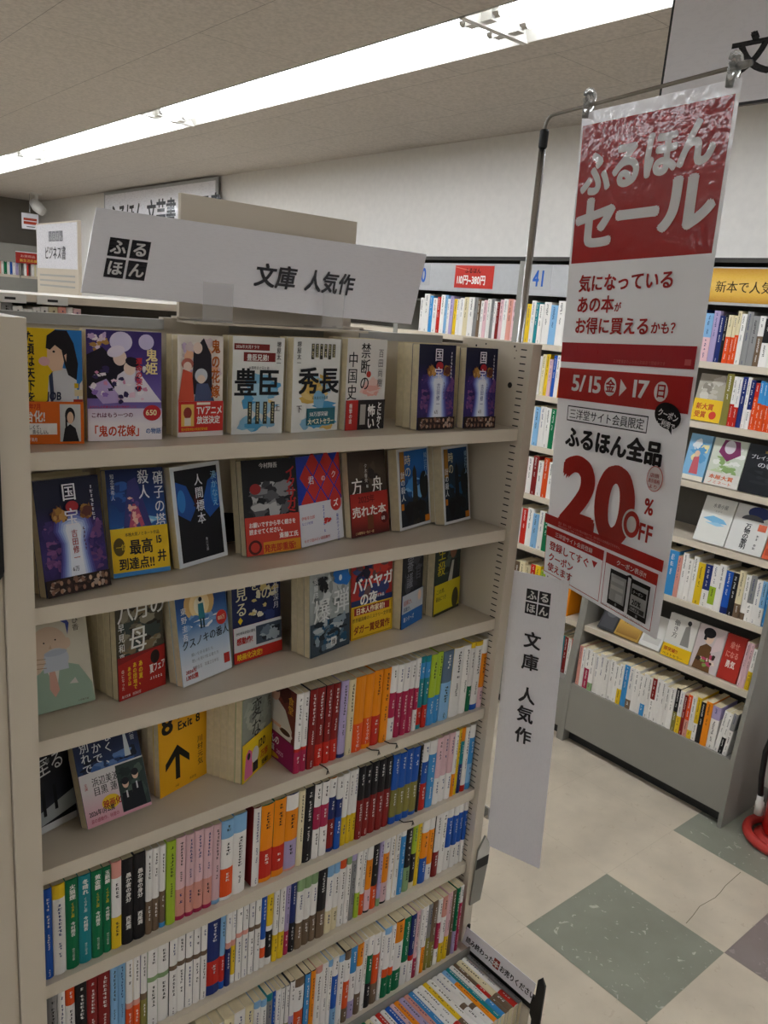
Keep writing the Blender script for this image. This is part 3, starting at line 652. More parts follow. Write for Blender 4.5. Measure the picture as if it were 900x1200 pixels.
def a11(A):
    A.rect(0, 0, 1, 1.41, c_('d6dbe0')); A.rect(.07, .06, .93, 1.35, c_('0e0f16'))
    A.poly([(.07, .75), (.07, 1.2), (.28, 1.12), (.44, .8), (.3, .62)], c_('1c4e9c')); A.nxt(); A.poly([(.93, .75), (.93, 1.25), (.72, 1.15), (.56, .8), (.7, .62)], c_('1c4e9c')); A.nxt()
    A.ell(.16, .92, .08, .16, c_('2f7cc8')); A.ell(.84, .95, .08, .17, c_('2f7cc8')); A.blobs(.38, .72, .62, 1.0, 8, .06, .08, [c_('4a1a1c'), c_('2a1416')], 3)
    A.text(.44, 1.27, .17, '人間標本', c_('e2e4ea'), vert=True, bold=1, gap=1.08); A.text(.78, 1.28, .13, '湊かなえ', c_('8ec0e2'), vert=True, bold=0); A.text(.56, .35, .05, '角川文庫', c_('b0b2b8'), vert=True, bold=0)
faceout(ZS[1], (211, 669), (267, 652), 548, .013, 0, 'white bordered black paperback with blue wings, titled 人間標本', 'W', a11)
def a11b(A): A.rect(0, 0, 1, 1.41, c_('15131a')); A.text(.62, 1.3, .16, '夜の', c_('cfcfd2'), vert=True, bold=0); A.rect(0, 0, 1, .2, c_('2c2a30')); A.text(.5, .5, .2, 'ノ', c_('cfcfd2'), bold=1)
faceout(ZS[1], (232, 646), (284, 637), 545, .012, 0, 'black paperback half hidden behind the white bordered wing book', 'K', a11b)
def a12(A):
    A.rect(0, 0, 1, 1.41, c_('17171a')); A.blobs(0, .5, 1, 1.2, 30, .2, .12, [c_('5a5a5e'), c_('8a8a8c'), c_('2a2a2e'), c_('b8b8b8'), c_('3c3c40')], 21); A.ell(.22, .98, .1, .08, c_('9c2a2a')); A.text(.3, 1.29, .085, '今村翔吾', c_('dededf'), bold=1); A.text(.78, 1.3, .19, 'イクサガミ', c_('b02a28'), vert=True, bold=2, gap=.85)
def b12(A):
    A.rect(0, 0, 1, .57, c_('c23a2c')); A.text(.06, .42, .085, 'お願いですから早く続きを', Wc, bold=2, sx=.85); A.text(.06, .32, .085, '読ませてください。', Wc, bold=2, sx=.85); A.text(.6, .22, .09, '斎藤工氏', Wc, bold=2); A.rect(.3, 0, 1, .18, c_('d08a1c')); A.text(.31, .035, .125, '発売即重版!', c_('b01c18'), bold=2, sx=.9); A.ell(.15, .12, .12, .11, c_('4a1412')); A.ell(.15, .12, .08, .075, c_('b83428'))
faceout(ZS[1], (289, 655), (352, 645), 542, .016, 1, 'black and grey paperback with red band about wanting the sequel soon', 'K', a12, b12, .57, gcol='R')
def a13(A):
    A.rect(0, 0, 1, 1.41, c_('2038a4'))
    for i in range(3):
        for j in range(4):
            u, v = .2+.32*i+(.16 if j % 2 else 0), .68+.2*j
            if u < 1.05: A.poly([(u-.14, v), (u, v-.19), (min(1, u+.14), v), (u, v+.19)], c_('c43430'))
    A.nxt(); A.text(.24, .97, .14, '君', Wc, bold=1); A.text(.54, .99, .1, 'の', Wc, bold=1); A.text(.78, 1.02, .12, 'ク', Wc, bold=1)
    A.rect(0, 0, 1, .66, c_('dedee6')); A.text(.04, .42, .06, '伊坂幸太郎', c_('c43430'), bold=1); A.text(.04, .34, .05, 'などが絶賛', c_('4a4ab0'), bold=0); A.marks(.55, .6, .05, .05, 8, c_('5a6ac0'), random.Random(4)); A.text(.84, .42, .06, '最高のクイズ小説', c_('2038a4'), vert=True, bold=1); A.blobs(.5, .2, .75, .4, 7, .06, .04, [c_('c43430')], 6)
    A.ell(.85, .6, .13, .13, c_('c43430')); A.text(.78, .55, .13, 'ズ', Wc, bold=2); A.text(.06, .06, .055, '今すぐ読みたい超話題作', c_('c43430'), bold=1)
faceout(ZS[1], (353.5, 644), (403, 631), 534, .015, 0, 'blue paperback with red diamonds above a white lower half', 'B', a13)
def a14(A):
    A.rect(0, 0, 1, 1.41, c_('3a2f26')); A.grad(0, .6, 1, 1.41, [c_('2a221c'), c_('4a3c30'), c_('3a2e25')]); A.blobs(.2, .7, .9, 1.3, 10, .15, .12, [c_('4e4034'), c_('2e2620')], 3)
    A.text(.42, 1.2, .08, '夕木春央', c_('cfc8be'), vert=True, bold=0); A.text(.06, .72, .3, '方', c_('ece8e0'), bold=1); A.text(.6, .72, .3, '舟', c_('ece8e0'), bold=1); A.text(.45, .8, .06, '箱', c_('ece8e0'), bold=0)
def b14(A):
    A.grad(0, 0, 1, .72, [c_('4a1e1a'), c_('8e2c22'), c_('b43226'), c_('a82a20')]); A.text(.2, .56, .14, '2025年', c_('6e1612'), bold=2); A.text(.03, .34, .19, '売れた本', c_('ece6de'), bold=2, sx=1.2); A.rect(.42, .1, .58, .34, c_('6e3a20')); A.text(.08, .04, .05, 'この衝撃は一生に一度', c_('e2c88c'), bold=1); A.ell(.88, .26, .1, .1, c_('5a1412')); A.text(.8, .22, .09, '60', Wc, bold=1)
faceout(ZS[1], (412, 633), (455, 624), 530, .016, 1, 'dark brown paperback titled 方舟 with dark red paper band', 'U', a14, b14, .72, gcol='D')
def a15(A, dk):
    A.rect(0, 0, 1, 1.41, c_('d2d4d6')); A.grad(.06, .05, .95, 1.36, [c_('14161c'), c_('16222e'), c_('123a66') if not dk else c_('10202c'), c_('1a5ca6') if not dk else c_('142a40'), c_('1c62b0') if not dk else c_('16406e')])
    A.blobs(.1, .5, .9, .9, 10, .18, .12, [c_('3c84c8'), c_('184a80'), c_('6ea6d6')] if not dk else [c_('142a3a'), c_('0e1a22'), c_('1c4a6e')], 5)
    A.poly([(.42, .05), (.46, 1.0), (.52, 1.1), (.58, 1.0), (.62, .05)], c_('2a2620') if not dk else c_('0d1116')); A.nxt(); A.blobs(.06, .05, .95, .5, 18, .18, .12, [c_('101216'), c_('161a1c')], 6); A.ell(.8, .72, .14, .25, c_('12181c'))
    A.rect(.06, .85, .2, 1.36, c_('9a6a26')); A.rect(.8, .06, .95, .17, c_('c8761c')); A.text(.2, 1.3, .2, '時の', c_('dcd2a8'), vert=True, bold=0); A.text(.07, 1.02, .13, '計の殺人', c_('e2e6ea'), vert=True, bold=1); A.text(.82, 1.3, .11, '綾辻行人', c_('9cc0e0'), vert=True, bold=0); A.rect(.06, .35, .14, .46, c_('c8761c'))
faceout(ZS[1], (469, 625), (505, 614), 528, .020, 1, 'white bordered paperback with clock tower against bright blue sky', 'W', lambda A: a15(A, 0))
faceout(ZS[1], (521, 618), (551, 610), 525, .022, 1, 'white bordered dark blue paperback at right end of second shelf', 'W', lambda A: a15(A, 1))
# ---- third shelf
def a17(A):
    A.rect(0, 0, 1, 1.41, c_('d8d2c0'))
    A = Art(A.mb, lambda u, v, l, f=A.fn: f(u, v*.85, l), A.m); A.L = 3
    A.poly([(0, 0), (0, .5), (.25, .66), (.55, .72), (.8, .62), (.98, .3), (1, 0)], c_('9db4a0')); A.nxt()
    A.ell(.36, 1.0, .3, .3, c_('dcc2aa')); A.poly([(.05, 1.1), (.08, 1.3), (.3, 1.41), (.1, 1.41), (.01, 1.25)], c_('3a4a9a')); A.nxt(); A.poly([(.5, 1.41), (.66, 1.3), (.68, 1.12), (.72, 1.3), (.66, 1.41)], c_('3a4a9a')); A.nxt()
    A.ell(.66, 1.0, .05, .08, c_('dcc2aa')); A.ell(.3, 1.06, .013, .013, Kc); A.ell(.48, 1.08, .013, .013, Kc); A.poly([(.36, .96), (.4, 1.02), (.41, .95)], c_('c8a98e')); A.nxt()
    A.poly([(.25, .7), (.34, .72), (.5, .66), (.42, .3), (.3, .62)], c_('e0dcd4')); A.nxt(); A.poly([(.33, .6), (.42, .6), (.46, .3), (.38, .2), (.31, .34)], c_('d6a594')); A.nxt()
    A.ell(.46, .78, .2, .17, c_('c6ccd6')); A.rect(.25, .6, .64, .7, c_('c6ccd6')); A.ell(.46, .88, .18, .05, c_('b4bcca')); A.poly([(0, .55), (.2, .62), (.3, .78), (.2, .9), (.02, .8)], c_('dcc2aa')); A.nxt()
    for k in range(3): A.poly([(.12, .84-.07*k), (.3, .82-.07*k), (.3, .81-.07*k), (.12, .83-.07*k)], c_('a98a70'))
    A.nxt(); A.text(.76, 1.38, .11, 'ひ香', c_('5a4a40'), vert=True, bold=0); A.poly([(.62, .36), (.72, .44), (.76, .34)], c_('d8d4cc')); A.nxt(); A.text(.72, .05, .035, '小学館文庫', c_('6a5a50'), bold=0)
faceout(ZS[2], (38, 843), (112, 823), 0, .014, 1, 'cream paperback with cartoon man drinking from a cup, leaning back', 'C', a17, lean=.27)
def a18(A):
    A.rect(0, 0, 1, 1.41, c_('4a4538')); A.blobs(0, .5, 1, 1.41, 50, .16, .1, [c_('6a6252'), c_('2e2a22'), c_('8a8470'), c_('3c4440'), c_('7a6a4e')], 31)
    A.text(.05, 1.38, .3, '八月の', c_('dcdcd4'), vert=False, bold=1); A.text(.12, .98, .01, '　', Wc); A.text(.02, 1.12, .34, '八月の', c_('e0e0da'), bold=1); A.text(.24, .66, .4, '母', c_('e0e0da'), bold=1); A.text(.03, 1.1, .13, '早見和真', c_('e0e0da'), vert=True, bold=1, gap=1.1)
def b18(A):
    A.poly([(0, 0), (1, 0), (1, .62), (0, .52)], c_('a8261e')); A.nxt(); A.text(.42, .5, .09, 'あの夏、', Yc, vert=True, bold=2); A.text(.3, .5, .08, 'あの団地で', Yc, vert=True, bold=2); A.text(.19, .46, .07, 'あの子は', Yc, vert=True, bold=2)
    A.text(.06, .44, .06, '母になった', c_('e8d8c8'), vert=True, bold=0); A.text(.66, .26, .14, '夏フェア', Wc, bold=2, sx=.62, rot=.1); A.ell(.78, .48, .1, .1, c_('241412')); A.marks(.68, .2, .05, .05, 5, Wc, random.Random(6), vert=False); A.text(.05, .03, .045, '角川文庫　感涙必至', Wc, bold=0)
faceout(ZS[2], (139, 823), (193, 802), 0, .014, 5, 'brown paperback titled 八月の母 with red summer paper band', 'U', a18, b18, .62, lean=.06, gcol='D')
def a19(A):
    A.grad(0, 0, 1, 1.41, [c_('d9dde2'), c_('cdd5de'), c_('a9bfd6'), c_('4c7ab4'), c_('28508e'), c_('1c3c74')]); A.ell(.45, 1.14, .3, .26, c_('d8b070')); A.ell(.45, 1.12, .2, .2, c_('f0d8a0')); A.ell(.45, 1.1, .11, .13, c_('f6ecd0')); A.blobs(0, .75, 1, 1.0, 22, .16, .05, [c_('7aa0cc'), c_('c2cedb'), c_('4a78b0'), c_('e2e4e6')], 33)
    A.ell(.47, 1.19, .035, .035, HAIR); A.poly([(.41, .9), (.42, 1.13), (.52, 1.13), (.54, .9)], c_('2a7a86')); A.nxt(); A.rect(.43, .76, .465, .91, c_('23404e')); A.rect(.485, .76, .52, .91, c_('23404e'))
    A.text(.07, 1.14, .11, '東野圭吾', c_('e6e8ea'), vert=True, bold=1, gap=1.15); A.text(.04, .53, .155, 'クスノキの番人', c_('1d1d20'), bold=1, sx=.88, slant=.1, rot=.06); A.text(.2, .4, .055, '願いを祈る者たち', c_('7a828c'), bold=0); A.text(.2, .31, .055, '思いを受け取る者たち', c_('7a828c'), bold=0); A.text(.2, .2, .06, '東野圭吾　実業之日本社', c_('8a8a90'), bold=0, sx=.8)
    A.text(.06, .17, .07, '2026年', c_('c03a30'), bold=1); A.text(.05, .08, .085, '1.30公開', c_('c03a30'), bold=2, sx=.8); A.rect(.84, .12, .96, .27, c_('b8322a')); A.ell(.86, .83, .11, .11, c_('c23028')); A.text(.775, .8, .08, '100万', c_('f0d8b0'), bold=1, sx=.8)
faceout(ZS[2], (215, 808), (272, 784), 0, .015, 1, 'blue to white paperback with glowing figure, titled クスノキの番人', 'L', a19, lean=.17)
def a20(A):
    A.rect(0, 0, 1, 1.41, c_('1c2550')); A.blobs(.3, .5, 1, 1.2, 16, .1, .08, [c_('2a3870'), c_('c8b478'), c_('d8d2b8'), c_('14193a')], 37)
    A.text(.06, 1.2, .24, '見る', c_('dcd6b0'), vert=True, bold=1); A.text(.34, 1.3, .22, 'を', c_('dcd6b0'), vert=True, bold=1); A.text(.58, 1.38, .24, '夏の', c_('dcd6b0'), vert=True, bold=1); A.text(.84, 1.2, .12, '辻村深月', c_('cfd2e0'), vert=True, bold=1); A.poly([(.1, .66), (.15, .72), (.2, .66), (.15, .6)], Yc); A.nxt()
def b20(A):
    A.rect(0, .17, 1, .57, c_('cfd0d2')); A.rect(.45, .22, 1, .52, c_('3e4a58')); A.blobs(.45, .22, 1, .5, 12, .12, .08, [c_('6a7886'), c_('1e2630'), c_('9aa6b0')], 5); A.rect(0, 0, 1, .18, c_('b8281e')); A.text(.05, .3, .12, '感動作!', c_('b8281e'), bold=2, sx=.85); A.text(.04, .45, .055, 'かけがえのない夏を', Kc, bold=1, sx=.8); A.text(.05, .05, .11, '映画化決定!', Yc, bold=2, sx=.9)
faceout(ZS[2], (274, 780), (329.5, 762), 0, .014, 0, 'navy paperback with cream title, photo band and red lower strip', 'N', a20, b20, .57, lean=.1, gcol='R')
def a21(A):
    A.rect(0, 0, 1, 1.41, c_('a4aaa8')); A.blobs(0, .6, 1, 1.41, 36, .14, .1, [c_('c6cac8'), c_('8a908e'), c_('6c7270'), c_('b2b6b4')], 41); A.rect(0, .0, 1, .55, c_('3a4650')); A.blobs(0, 0, 1, .6, 50, .14, .08, [c_('1e2830'), c_('5a7080'), c_('8898a2'), c_('22506e'), c_('b0b8bc')], 42)
    A.blob(.78, 1.22, .22, .17, c_('1f6fc0'), random.Random(4), 18, .25); A.ell(.74, 1.2, .04, .05, c_('d0dce6')); A.blobs(.15, 1.0, .45, 1.4, 8, .08, .08, [c_('17191c')], 43)
    A.text(.06, .58, .42, '爆', c_('d8dad8'), bold=1); A.text(.56, .66, .42, '弾', c_('d8dad8'), bold=1); A.text(.07, 1.3, .11, '呉勝浩', c_('e6e8e8'), vert=True, bold=0); A.rect(.5, .1, .64, .24, c_('d8d8d4')); A.text(.52, .12, .1, '爆', Kc, bold=1)
faceout(ZS[2], (363, 773), (408.5, 755), 0, .014, 2, 'grey splattered paperback with a blue splash, titled 爆弾', 'k', a21, lean=.08)
def a22(A):
    A.rect(0, 0, 1, 1.41, c_('a82a26')); A.blobs(0, .6, 1, 1.41, 30, .2, .14, [c_('26243a'), c_('b8302a'), c_('303a6e'), c_('6a4a4a'), c_('c83a30')], 45); A.rect(0, .5, 1, .68, c_('22305e')); A.text(.03, .82, .26, 'ババヤガ', c_('ecebe6'), bold=2, sx=.95, rot=.06); A.text(.2, .58, .24, 'の夜', c_('ecebe6'), bold=2, sx=.9); A.text(.62, .66, .06, '王谷晶', Wc, bold=1)
def b22(A):
    A.rect(0, 0, 1, .58, c_('e0b41c')); A.rect(.06, .42, .92, .56, c_('8e2420')); A.text(.1, .44, .12, '日本人作家初!', c_('f2e4c0'), bold=2, sx=.94); A.text(.02, .31, .08, '世界最高峰のミステリー文学賞', c_('2a1c10'), bold=1, sx=.85); A.text(.05, .1, .155, 'ダガー賞受賞作', c_('7a1c14'), bold=2, sx=.82); A.frame(.02, .02, .98, .56, .012, c_('8a6a1c'))
faceout(ZS[2], (410.5, 752), (458, 737), 0, .014, 0, 'red and navy paperback titled ババヤガの夜 with yellow award band', 'R', a22, b22, .58, lean=.08, gcol='Y')
def a23(A): A.rect(0, 0, 1, 1.41, c_('1e2026')); A.blobs(0, .6, 1, 1.4, 20, .2, .14, [c_('2e3038'), c_('14161a'), c_('44464c')], 3); A.text(.2, 1.3, .3, '審議', c_('8a8c94'), vert=True, bold=1); A.text(.6, 1.1, .3, '官', c_('5a5c64'), vert=True, bold=1)
def b23(A): A.rect(0, 0, 1, .62, c_('1f5fa4')); A.rect(0, .28, 1, .62, c_('b8bcc2')); A.text(.06, .42, .12, '相棒か、', c_('a8442c'), bold=1); A.text(.06, .31, .1, '宿敵か。', c_('2a3a5a'), bold=1); A.ell(.82, .5, .08, .1, SKIN); A.text(.08, .12, .1, '新シリーズ', Wc, bold=1)
faceout(ZS[2], (469, 739), (493, 725), 0, .020, 1, 'black paperback with blue and white paper band, narrow, third shelf', 'K', a23, b23, .62, lean=.05, gcol='B')
def a24(A): A.rect(0, 0, 1, 1.41, c_('2e3c36')); A.blobs(.0, .6, 1, 1.4, 16, .2, .14, [c_('3c4e46'), c_('222c28'), c_('4a5a50')], 8); A.ell(.7, 1.2, .14, .18, c_('8a5f48')); A.poly([(.45, .5), (.6, 1.0), (.85, 1.0), (1, .5)], c_('2a2c2e')); A.nxt(); A.poly([(.5, .5), (.66, .98), (.74, .98), (.68, .5)], c_('b4b4ae')); A.nxt(); A.text(.1, 1.34, .3, '生殺', c_('c8b62a'), vert=True, bold=1)
def b24(A): A.rect(0, 0, 1, .6, c_('d2c024')); A.rect(0, 0, 1, .05, c_('3a3a28')); A.text(.06, .42, .1, 'この男、', c_('3a3418'), bold=1); A.text(.06, .28, .1, '最凶につき', c_('3a3418'), bold=1, sx=.8); A.ell(.82, .22, .13, .2, c_('4a4628'))
faceout(ZS[2], (506.7, 724), (536, 710), 0, .018, 1, 'dark paperback with yellow paper band at right end of third shelf', 'K', a24, b24, .6, lean=.05, gcol='Y')
# ---- fourth shelf
def a25(A): A.rect(0, 0, 1, 1.41, c_('15151a')); A.grad(0, .2, 1, .75, [c_('2e3440'), c_('1c2028'), c_('15151a')]); A.poly([(0, .06), (0, .22), (1, .45), (1, .2)], c_('9aa0a2')); A.nxt(); A.rect(0, 0, 1, .1, c_('c8cacc')); A.rect(.38, .22, .44, .6, c_('101014')); A.rect(.6, .26, .66, .62, c_('101014')); A.text(.05, .76, .28, 'に至る', c_('c4c4c2'), bold=0, rot=.12); A.text(.2, .95, .08, '結城真一郎', c_('8a8a8a'), bold=0); A.blobs(.0, 1.0, .4, 1.3, 6, .05, .06, [c_('4a4c50')], 3)
faceout(ZS[3], (30, 990), (91, 958), 0, .014, 0, 'black paperback partly behind the left upright on fourth shelf', 'K', a25, lean=.16)
def a26(A):
    A.grad(0, 0, 1, 1.41, [c_('2c3e66'), c_('2c4a7c'), c_('1c2a4e'), c_('141c36')]); A.blobs(0, .6, 1, .95, 20, .14, .08, [c_('3c62a0'), c_('1a2644'), c_('5a7cb4'), c_('10162a')], 51); A.poly([(.74, .78), (.78, 1.3), (.84, .78)], c_('c6ced2')); A.nxt()
    A.text(.26, 1.4, .15, 'どこかで', c_('d8dce2'), vert=True, bold=1); A.text(.08, 1.3, .15, 'お別れです', c_('d8dce2'), vert=True, bold=1); A.text(.44, 1.36, .15, 'となく、', c_('d8dce2'), vert=True, bold=1); A.text(.86, 1.3, .08, '長月天音', c_('b8bec8'), vert=True, bold=0)
def b26(A):
    A.grad(0, 0, 1, .72, [c_('d69aa8'), c_('d8b4bc'), c_('d8d0d0'), c_('dad8d6')]); A.text(.17, .53, .13, '浜辺美波', c_('2a2426'), bold=1, sx=.8); A.text(.17, .4, .13, '目黒 蓮', c_('2a2426'), bold=1, sx=.85); A.ell(.4, .25, .14, .1, Yc); A.text(.28, .2, .11, '映画化', c_('a82a1c'), bold=2, sx=.85); A.text(.05, .14, .085, '2026年1月公開', c_('2a2426'), bold=2, sx=.7); A.text(.06, .05, .06, '涙の感動作、待望の', c_('a03a4c'), bold=1, sx=.8); A.text(.05, .6, .05, '主演', c_('b0303a'), vert=True, bold=1)
    A.rect(.55, .04, 1, .7, c_('2e3c38')); A.blobs(.55, .1, 1, .7, 12, .1, .1, [c_('3c4e46'), c_('24302c'), c_('4a5a4e')], 6)
    for u, v in ((.66, .42), (.83, .5)): A.poly([(u-.1, .05), (u-.08, v-.12), (u+.08, v-.12), (u+.1, .05)], c_('15181e')); A.nxt(); A.ell(u, v, .05, .065, c_('dcb89c')); A.ell(u, v+.035, .055, .05, HAIR); A.rect(u-.012, v-.2, u+.012, v-.1, c_('c8c8ca'))
faceout(ZS[3], (103, 979), (177, 949), 0, .024, 0, 'thick dark blue paperback with pink film paper band, leaning back', 'N', a26, b26, .72, lean=.42, gcol='P')
def a27(A):
    A.rect(0, 0, 1, 1.41, c_('e2a51a')); A.text(.06, .98, .42, '8', c_('1c1a16'), bold=2, sx=1.1); A.text(.36, 1.16, .2, '番出口', c_('1c1a16'), bold=2); A.text(.38, .96, .19, 'Exit 8', c_('1c1a16'), bold=2, sx=.95)
    A.rect(.32, .18, .41, .66, c_('1c1a16')); A.poly([(.365, .74), (.12, .5), (.12, .38), (.365, .6), (.61, .38), (.61, .5)], c_('1c1a16')); A.nxt(); A.text(.78, .72, .12, '川村元気', c_('3a3012'), vert=True, bold=1, gap=1.05); A.text(.6, .06, .05, '水鈴社', c_('3a3012'), bold=0); A.text(.3, .06, .04, '小説', c_('3a3012'), bold=0)
faceout(ZS[3], (188, 937), (243.5, 906), 0, .013, 3, 'yellow paperback with black upward arrow, facing front on the fourth shelf', 'Y', a27, lean=.06)
def a28(A):
    A.rect(0, 0, 1, 1.41, c_('8d9388')); A.blobs(0, .5, 1, 1.41, 18, .2, .15, [c_('9ca296'), c_('7e847a'), c_('a8aa9c')], 61); A.text(.3, 1.3, .34, '変な絵', c_('2a2a26'), vert=True, bold=1, gap=1.0); A.text(.84, 1.2, .11, '雨穴', c_('3c3c36'), vert=True, bold=1)
def b28(A):
    A.poly([(0, 0), (1, 0), (1, .66), (0, .58)], c_('e0c020')); A.nxt(); A.poly([(.06, .03), (.1, .45), (.2, .52), (.3, .45), (.34, .03)], c_('d86a9a')); A.nxt(); A.ell(.42, .34, .12, .14, c_('d8d6cc')); A.rect(.34, .05, .52, .22, c_('2a2624')); A.ell(.2, .4, .05, .06, Kc); A.text(.5, .4, .2, '120', c_('2a1c10'), bold=2, sx=.9); A.text(.6, .2, .14, '万部', c_('c0401c'), bold=2, sx=.9); A.text(.64, .05, .1, '突破!', c_('2a1c10'), bold=2)
faceout(ZS[3], (282.5, 920), (316.5, 888), 0, .013, 5, 'grey green paperback titled 変な絵 with yellow paper band, turned sideways', 'F', a28, b28, .66, lean=.02, gcol='Y')

# the front board of the first white and magenta paperback, which faces the empty end of the row
p0 = [o for o in bpy.data.objects if o.get('label', '').endswith('first spine from left on the fourth shelf')][0]
cv = [o for o in p0.children if o.name.startswith('cover')][0]; xs = [v.co.x for v in cv.data.vertices]
mb = MB(); A = Art(mb, lambda u, v, l: (min(xs)-.0003-l, .103-u*.101, .001+v*.146/1.41), M['ink'])
A.rect(0, 0, 1, 1.41, c_('6a2f28')); A.blobs(0, .5, 1, 1.41, 14, .2, .12, [c_('7a3a30'), c_('8a5a48'), c_('4a211c')], 3); A.poly([(.1, .5), (.15, 1.05), (.35, 1.15), (.7, 1.0), (.92, .7), (.9, .5)], c_('d8d2c6')); A.nxt(); A.ell(.36, 1.2, .16, .15, c_('dcae92')); A.ell(.36, 1.3, .17, .1, c_('3a2420')); A.ell(.72, .6, .22, .08, c_('e2ddd2')); A.ell(.72, .61, .16, .05, c_('4a2a1c')); A.rect(.2, .62, .6, .68, c_('dcae92'))
A.text(.78, 1.3, .16, '食堂', c_('e0a83a'), vert=True, bold=1)
A.rect(0, 0, 1, .48, c_('8e2052')); A.text(.02, .3, .17, 'おとんの', Wc, bold=2, sx=.8, slant=.1); A.text(.04, .15, .13, 'お大福', Wc, bold=2); A.ell(.3, .07, .28, .05, c_('d8a82a')); A.text(.5, .14, .1, '2025', c_('e2c4d2'), bold=1)
mb.build('front_cover', p0)

# ================================================================== signs on and beside the bookcase
def sheet(name, parent, c4, w, h, m, draw, t=.0012, warp=None, nu=10, nv=5, step=.00015):
    """a laminated sheet through four corners TL, TR, BR, BL"""
    TL, TR, BR, BL = [Vector(p) for p in c4]; n = (TR-TL).cross(TL-BL).normalized()
    def fn(u, v, l):
        a, b = u/w, v/h; p = (BL*(1-a)+BR*a)*(1-b)+(TL*(1-a)+TR*a)*b
        if warp: p = p+warp(a, b)
        return p+n*l
    mb = MB(); W_ = lin('efeef3')
    for l in ((0, -t) if t else (0,)):
        for i in range(nu):
            for j in range(nv):
                a, b, c, d = w*i/nu, w*(i+1)/nu, h*j/nv, h*(j+1)/nv; mb.face([fn(a, c, l), fn(b, c, l), fn(b, d, l), fn(a, d, l)], m, W_)
    E = [(0, 0), (w, 0), (w, h), (0, h)]
    for k in range(4 if t else 0):
        p, q = E[k], E[(k+1) % 4]; mb.face([fn(*p, 0), fn(*q, 0), fn(*q, -t), fn(*p, -t)], m, W_)
    A = Art(mb, fn, m, step); draw(A)
    return mb.build(name, parent)
def logo(A, u, v, s, g, hole=lin('d9d7d6')):
    """the four black squares of the second-hand book sign; u, v: lower left, s: side, g: gap"""
    for k, ch in enumerate('ふるほん'):
        x, y = u+(k % 2)*(s+g), v+(1-k//2)*(s+g); A.rect(x, y, x+s, y+s, c_('26242a')); A.text(x+s*.08, y+s*.2, s*.84, ch, hole, bold=2)
sg = thing('sign_board', 'long white shop sign reading 文庫 人気作 on top of the bookcase', 'sign', (.4, .1, ZT+.004))
def dsign(A):
    logo(A, .0245, .0235, .0262, .0035)
    A.text(.247, .037, .0375, '文庫', c_('26242a'), bold=2, sx=.98); A.text(.337, .038, .0355, '人気作', c_('26242a'), bold=2, sx=.9)
o = sheet('panel', None, (on(1, .135, 113, 243), on(1, .135, 500, 298), on(1, .1, 482, 380), on(1, .1, 95, 342)), .575, .118, M['sign'], dsign, .0022)
def adopt(o, t):
    o.parent = t; o.matrix_parent_inverse = Matrix.LocRotScale(t.location, t.rotation_euler, None).inverted()
adopt(o, sg)
b = MB(); b.box(.257, .571, .142, .150, ZT+.002, 2.062, M['beige']); b.box(.257, .571, .092, .150, ZT-.0005, ZT+.003, M['beige']); adopt(b.build('back_board', None), sg)
for x0, x1 in ((.268, .315), (.475, .515)):
    b = MB(); b.box(x0, x1, .0895, .0915, ZT+.004, ZT+.058, M['clip']); b.box(x0, x1, .0895, .142, ZT+.0035, ZT+.006, M['clip']); adopt(b.build('clear_clip', None), sg)
for x0, x1 in ((.238, .345), (.523, .60)):
    b = MB(); b.box(x0+.01, x1-.01, .130, .149, ZT+.0045, ZT+.0075, M['beige']); adopt(b.build('foot', None), sg)
ss = thing('side_sign', 'tall white sign hung on right side of bookcase, reading 文庫 人気作 downwards', 'sign', (.915, .0, .82))
d_ = Vector((.348, -.938, 0)); n_ = Vector((-.938, -.348, 0)); P0_ = Vector((.915, 0, 1.4))
def onpl(x, y, P0, n):
    d = ray(x, y); return CAMP+d*((P0-CAMP).dot(n)/d.dot(n))
def dside(A):
    logo(A, .036, .5475, .0245, .0028)
    for k, (ch, v) in enumerate((('文', .513), ('庫', .466), ('人', .394), ('気', .352), ('作', .304))): A.text(.040, v-.033, .037, ch, c_('26242a'), bold=2)
adopt(sheet('panel', None, [onpl(*p, P0_, n_) for p in ((600, 668), (667, 682), (632, 1018), (570, 990))], .122, .63, M['sign'], dside, .0018), ss)
b = MB(); b.box(.897, .913, -.004, .002, .895, .915, M['chrome']); b.box(.908, .912, -.012, .002, .892, .918, M['chrome']); adopt(b.build('metal_clip', None), ss)
# small price label holder on the outside of the right upright
lh = thing('label_holder', 'small white and black label holder low on the right upright', 'label holder', (.912, -.0150, .69))
b = MB(); b.prism([(-.03, 0), (.002, 0), (.012, .09), (.012, .135), (-.006, .165), (-.024, .135), (-.026, .09)], 1, 0, .004, M['greysteel']); b.build('plate', lh)
b = MB(); b.prism([(-.0262, .088), (.0118, .088), (.0118, .112), (-.0252, .112)], 1, -.0006, 0, M['black']); b.build('black_band', lh)
b = MB(); b.prism([(-.0252, .113), (.0118, .113), (.0118, .134), (-.006, .163), (-.0242, .134)], 1, -.0006, 0, M['white']); b.build('white_label', lh)
b = MB(); b.box(-.0145, .0, .0042, .012, .02, .06, M['chrome']); b.build('bracket', lh)

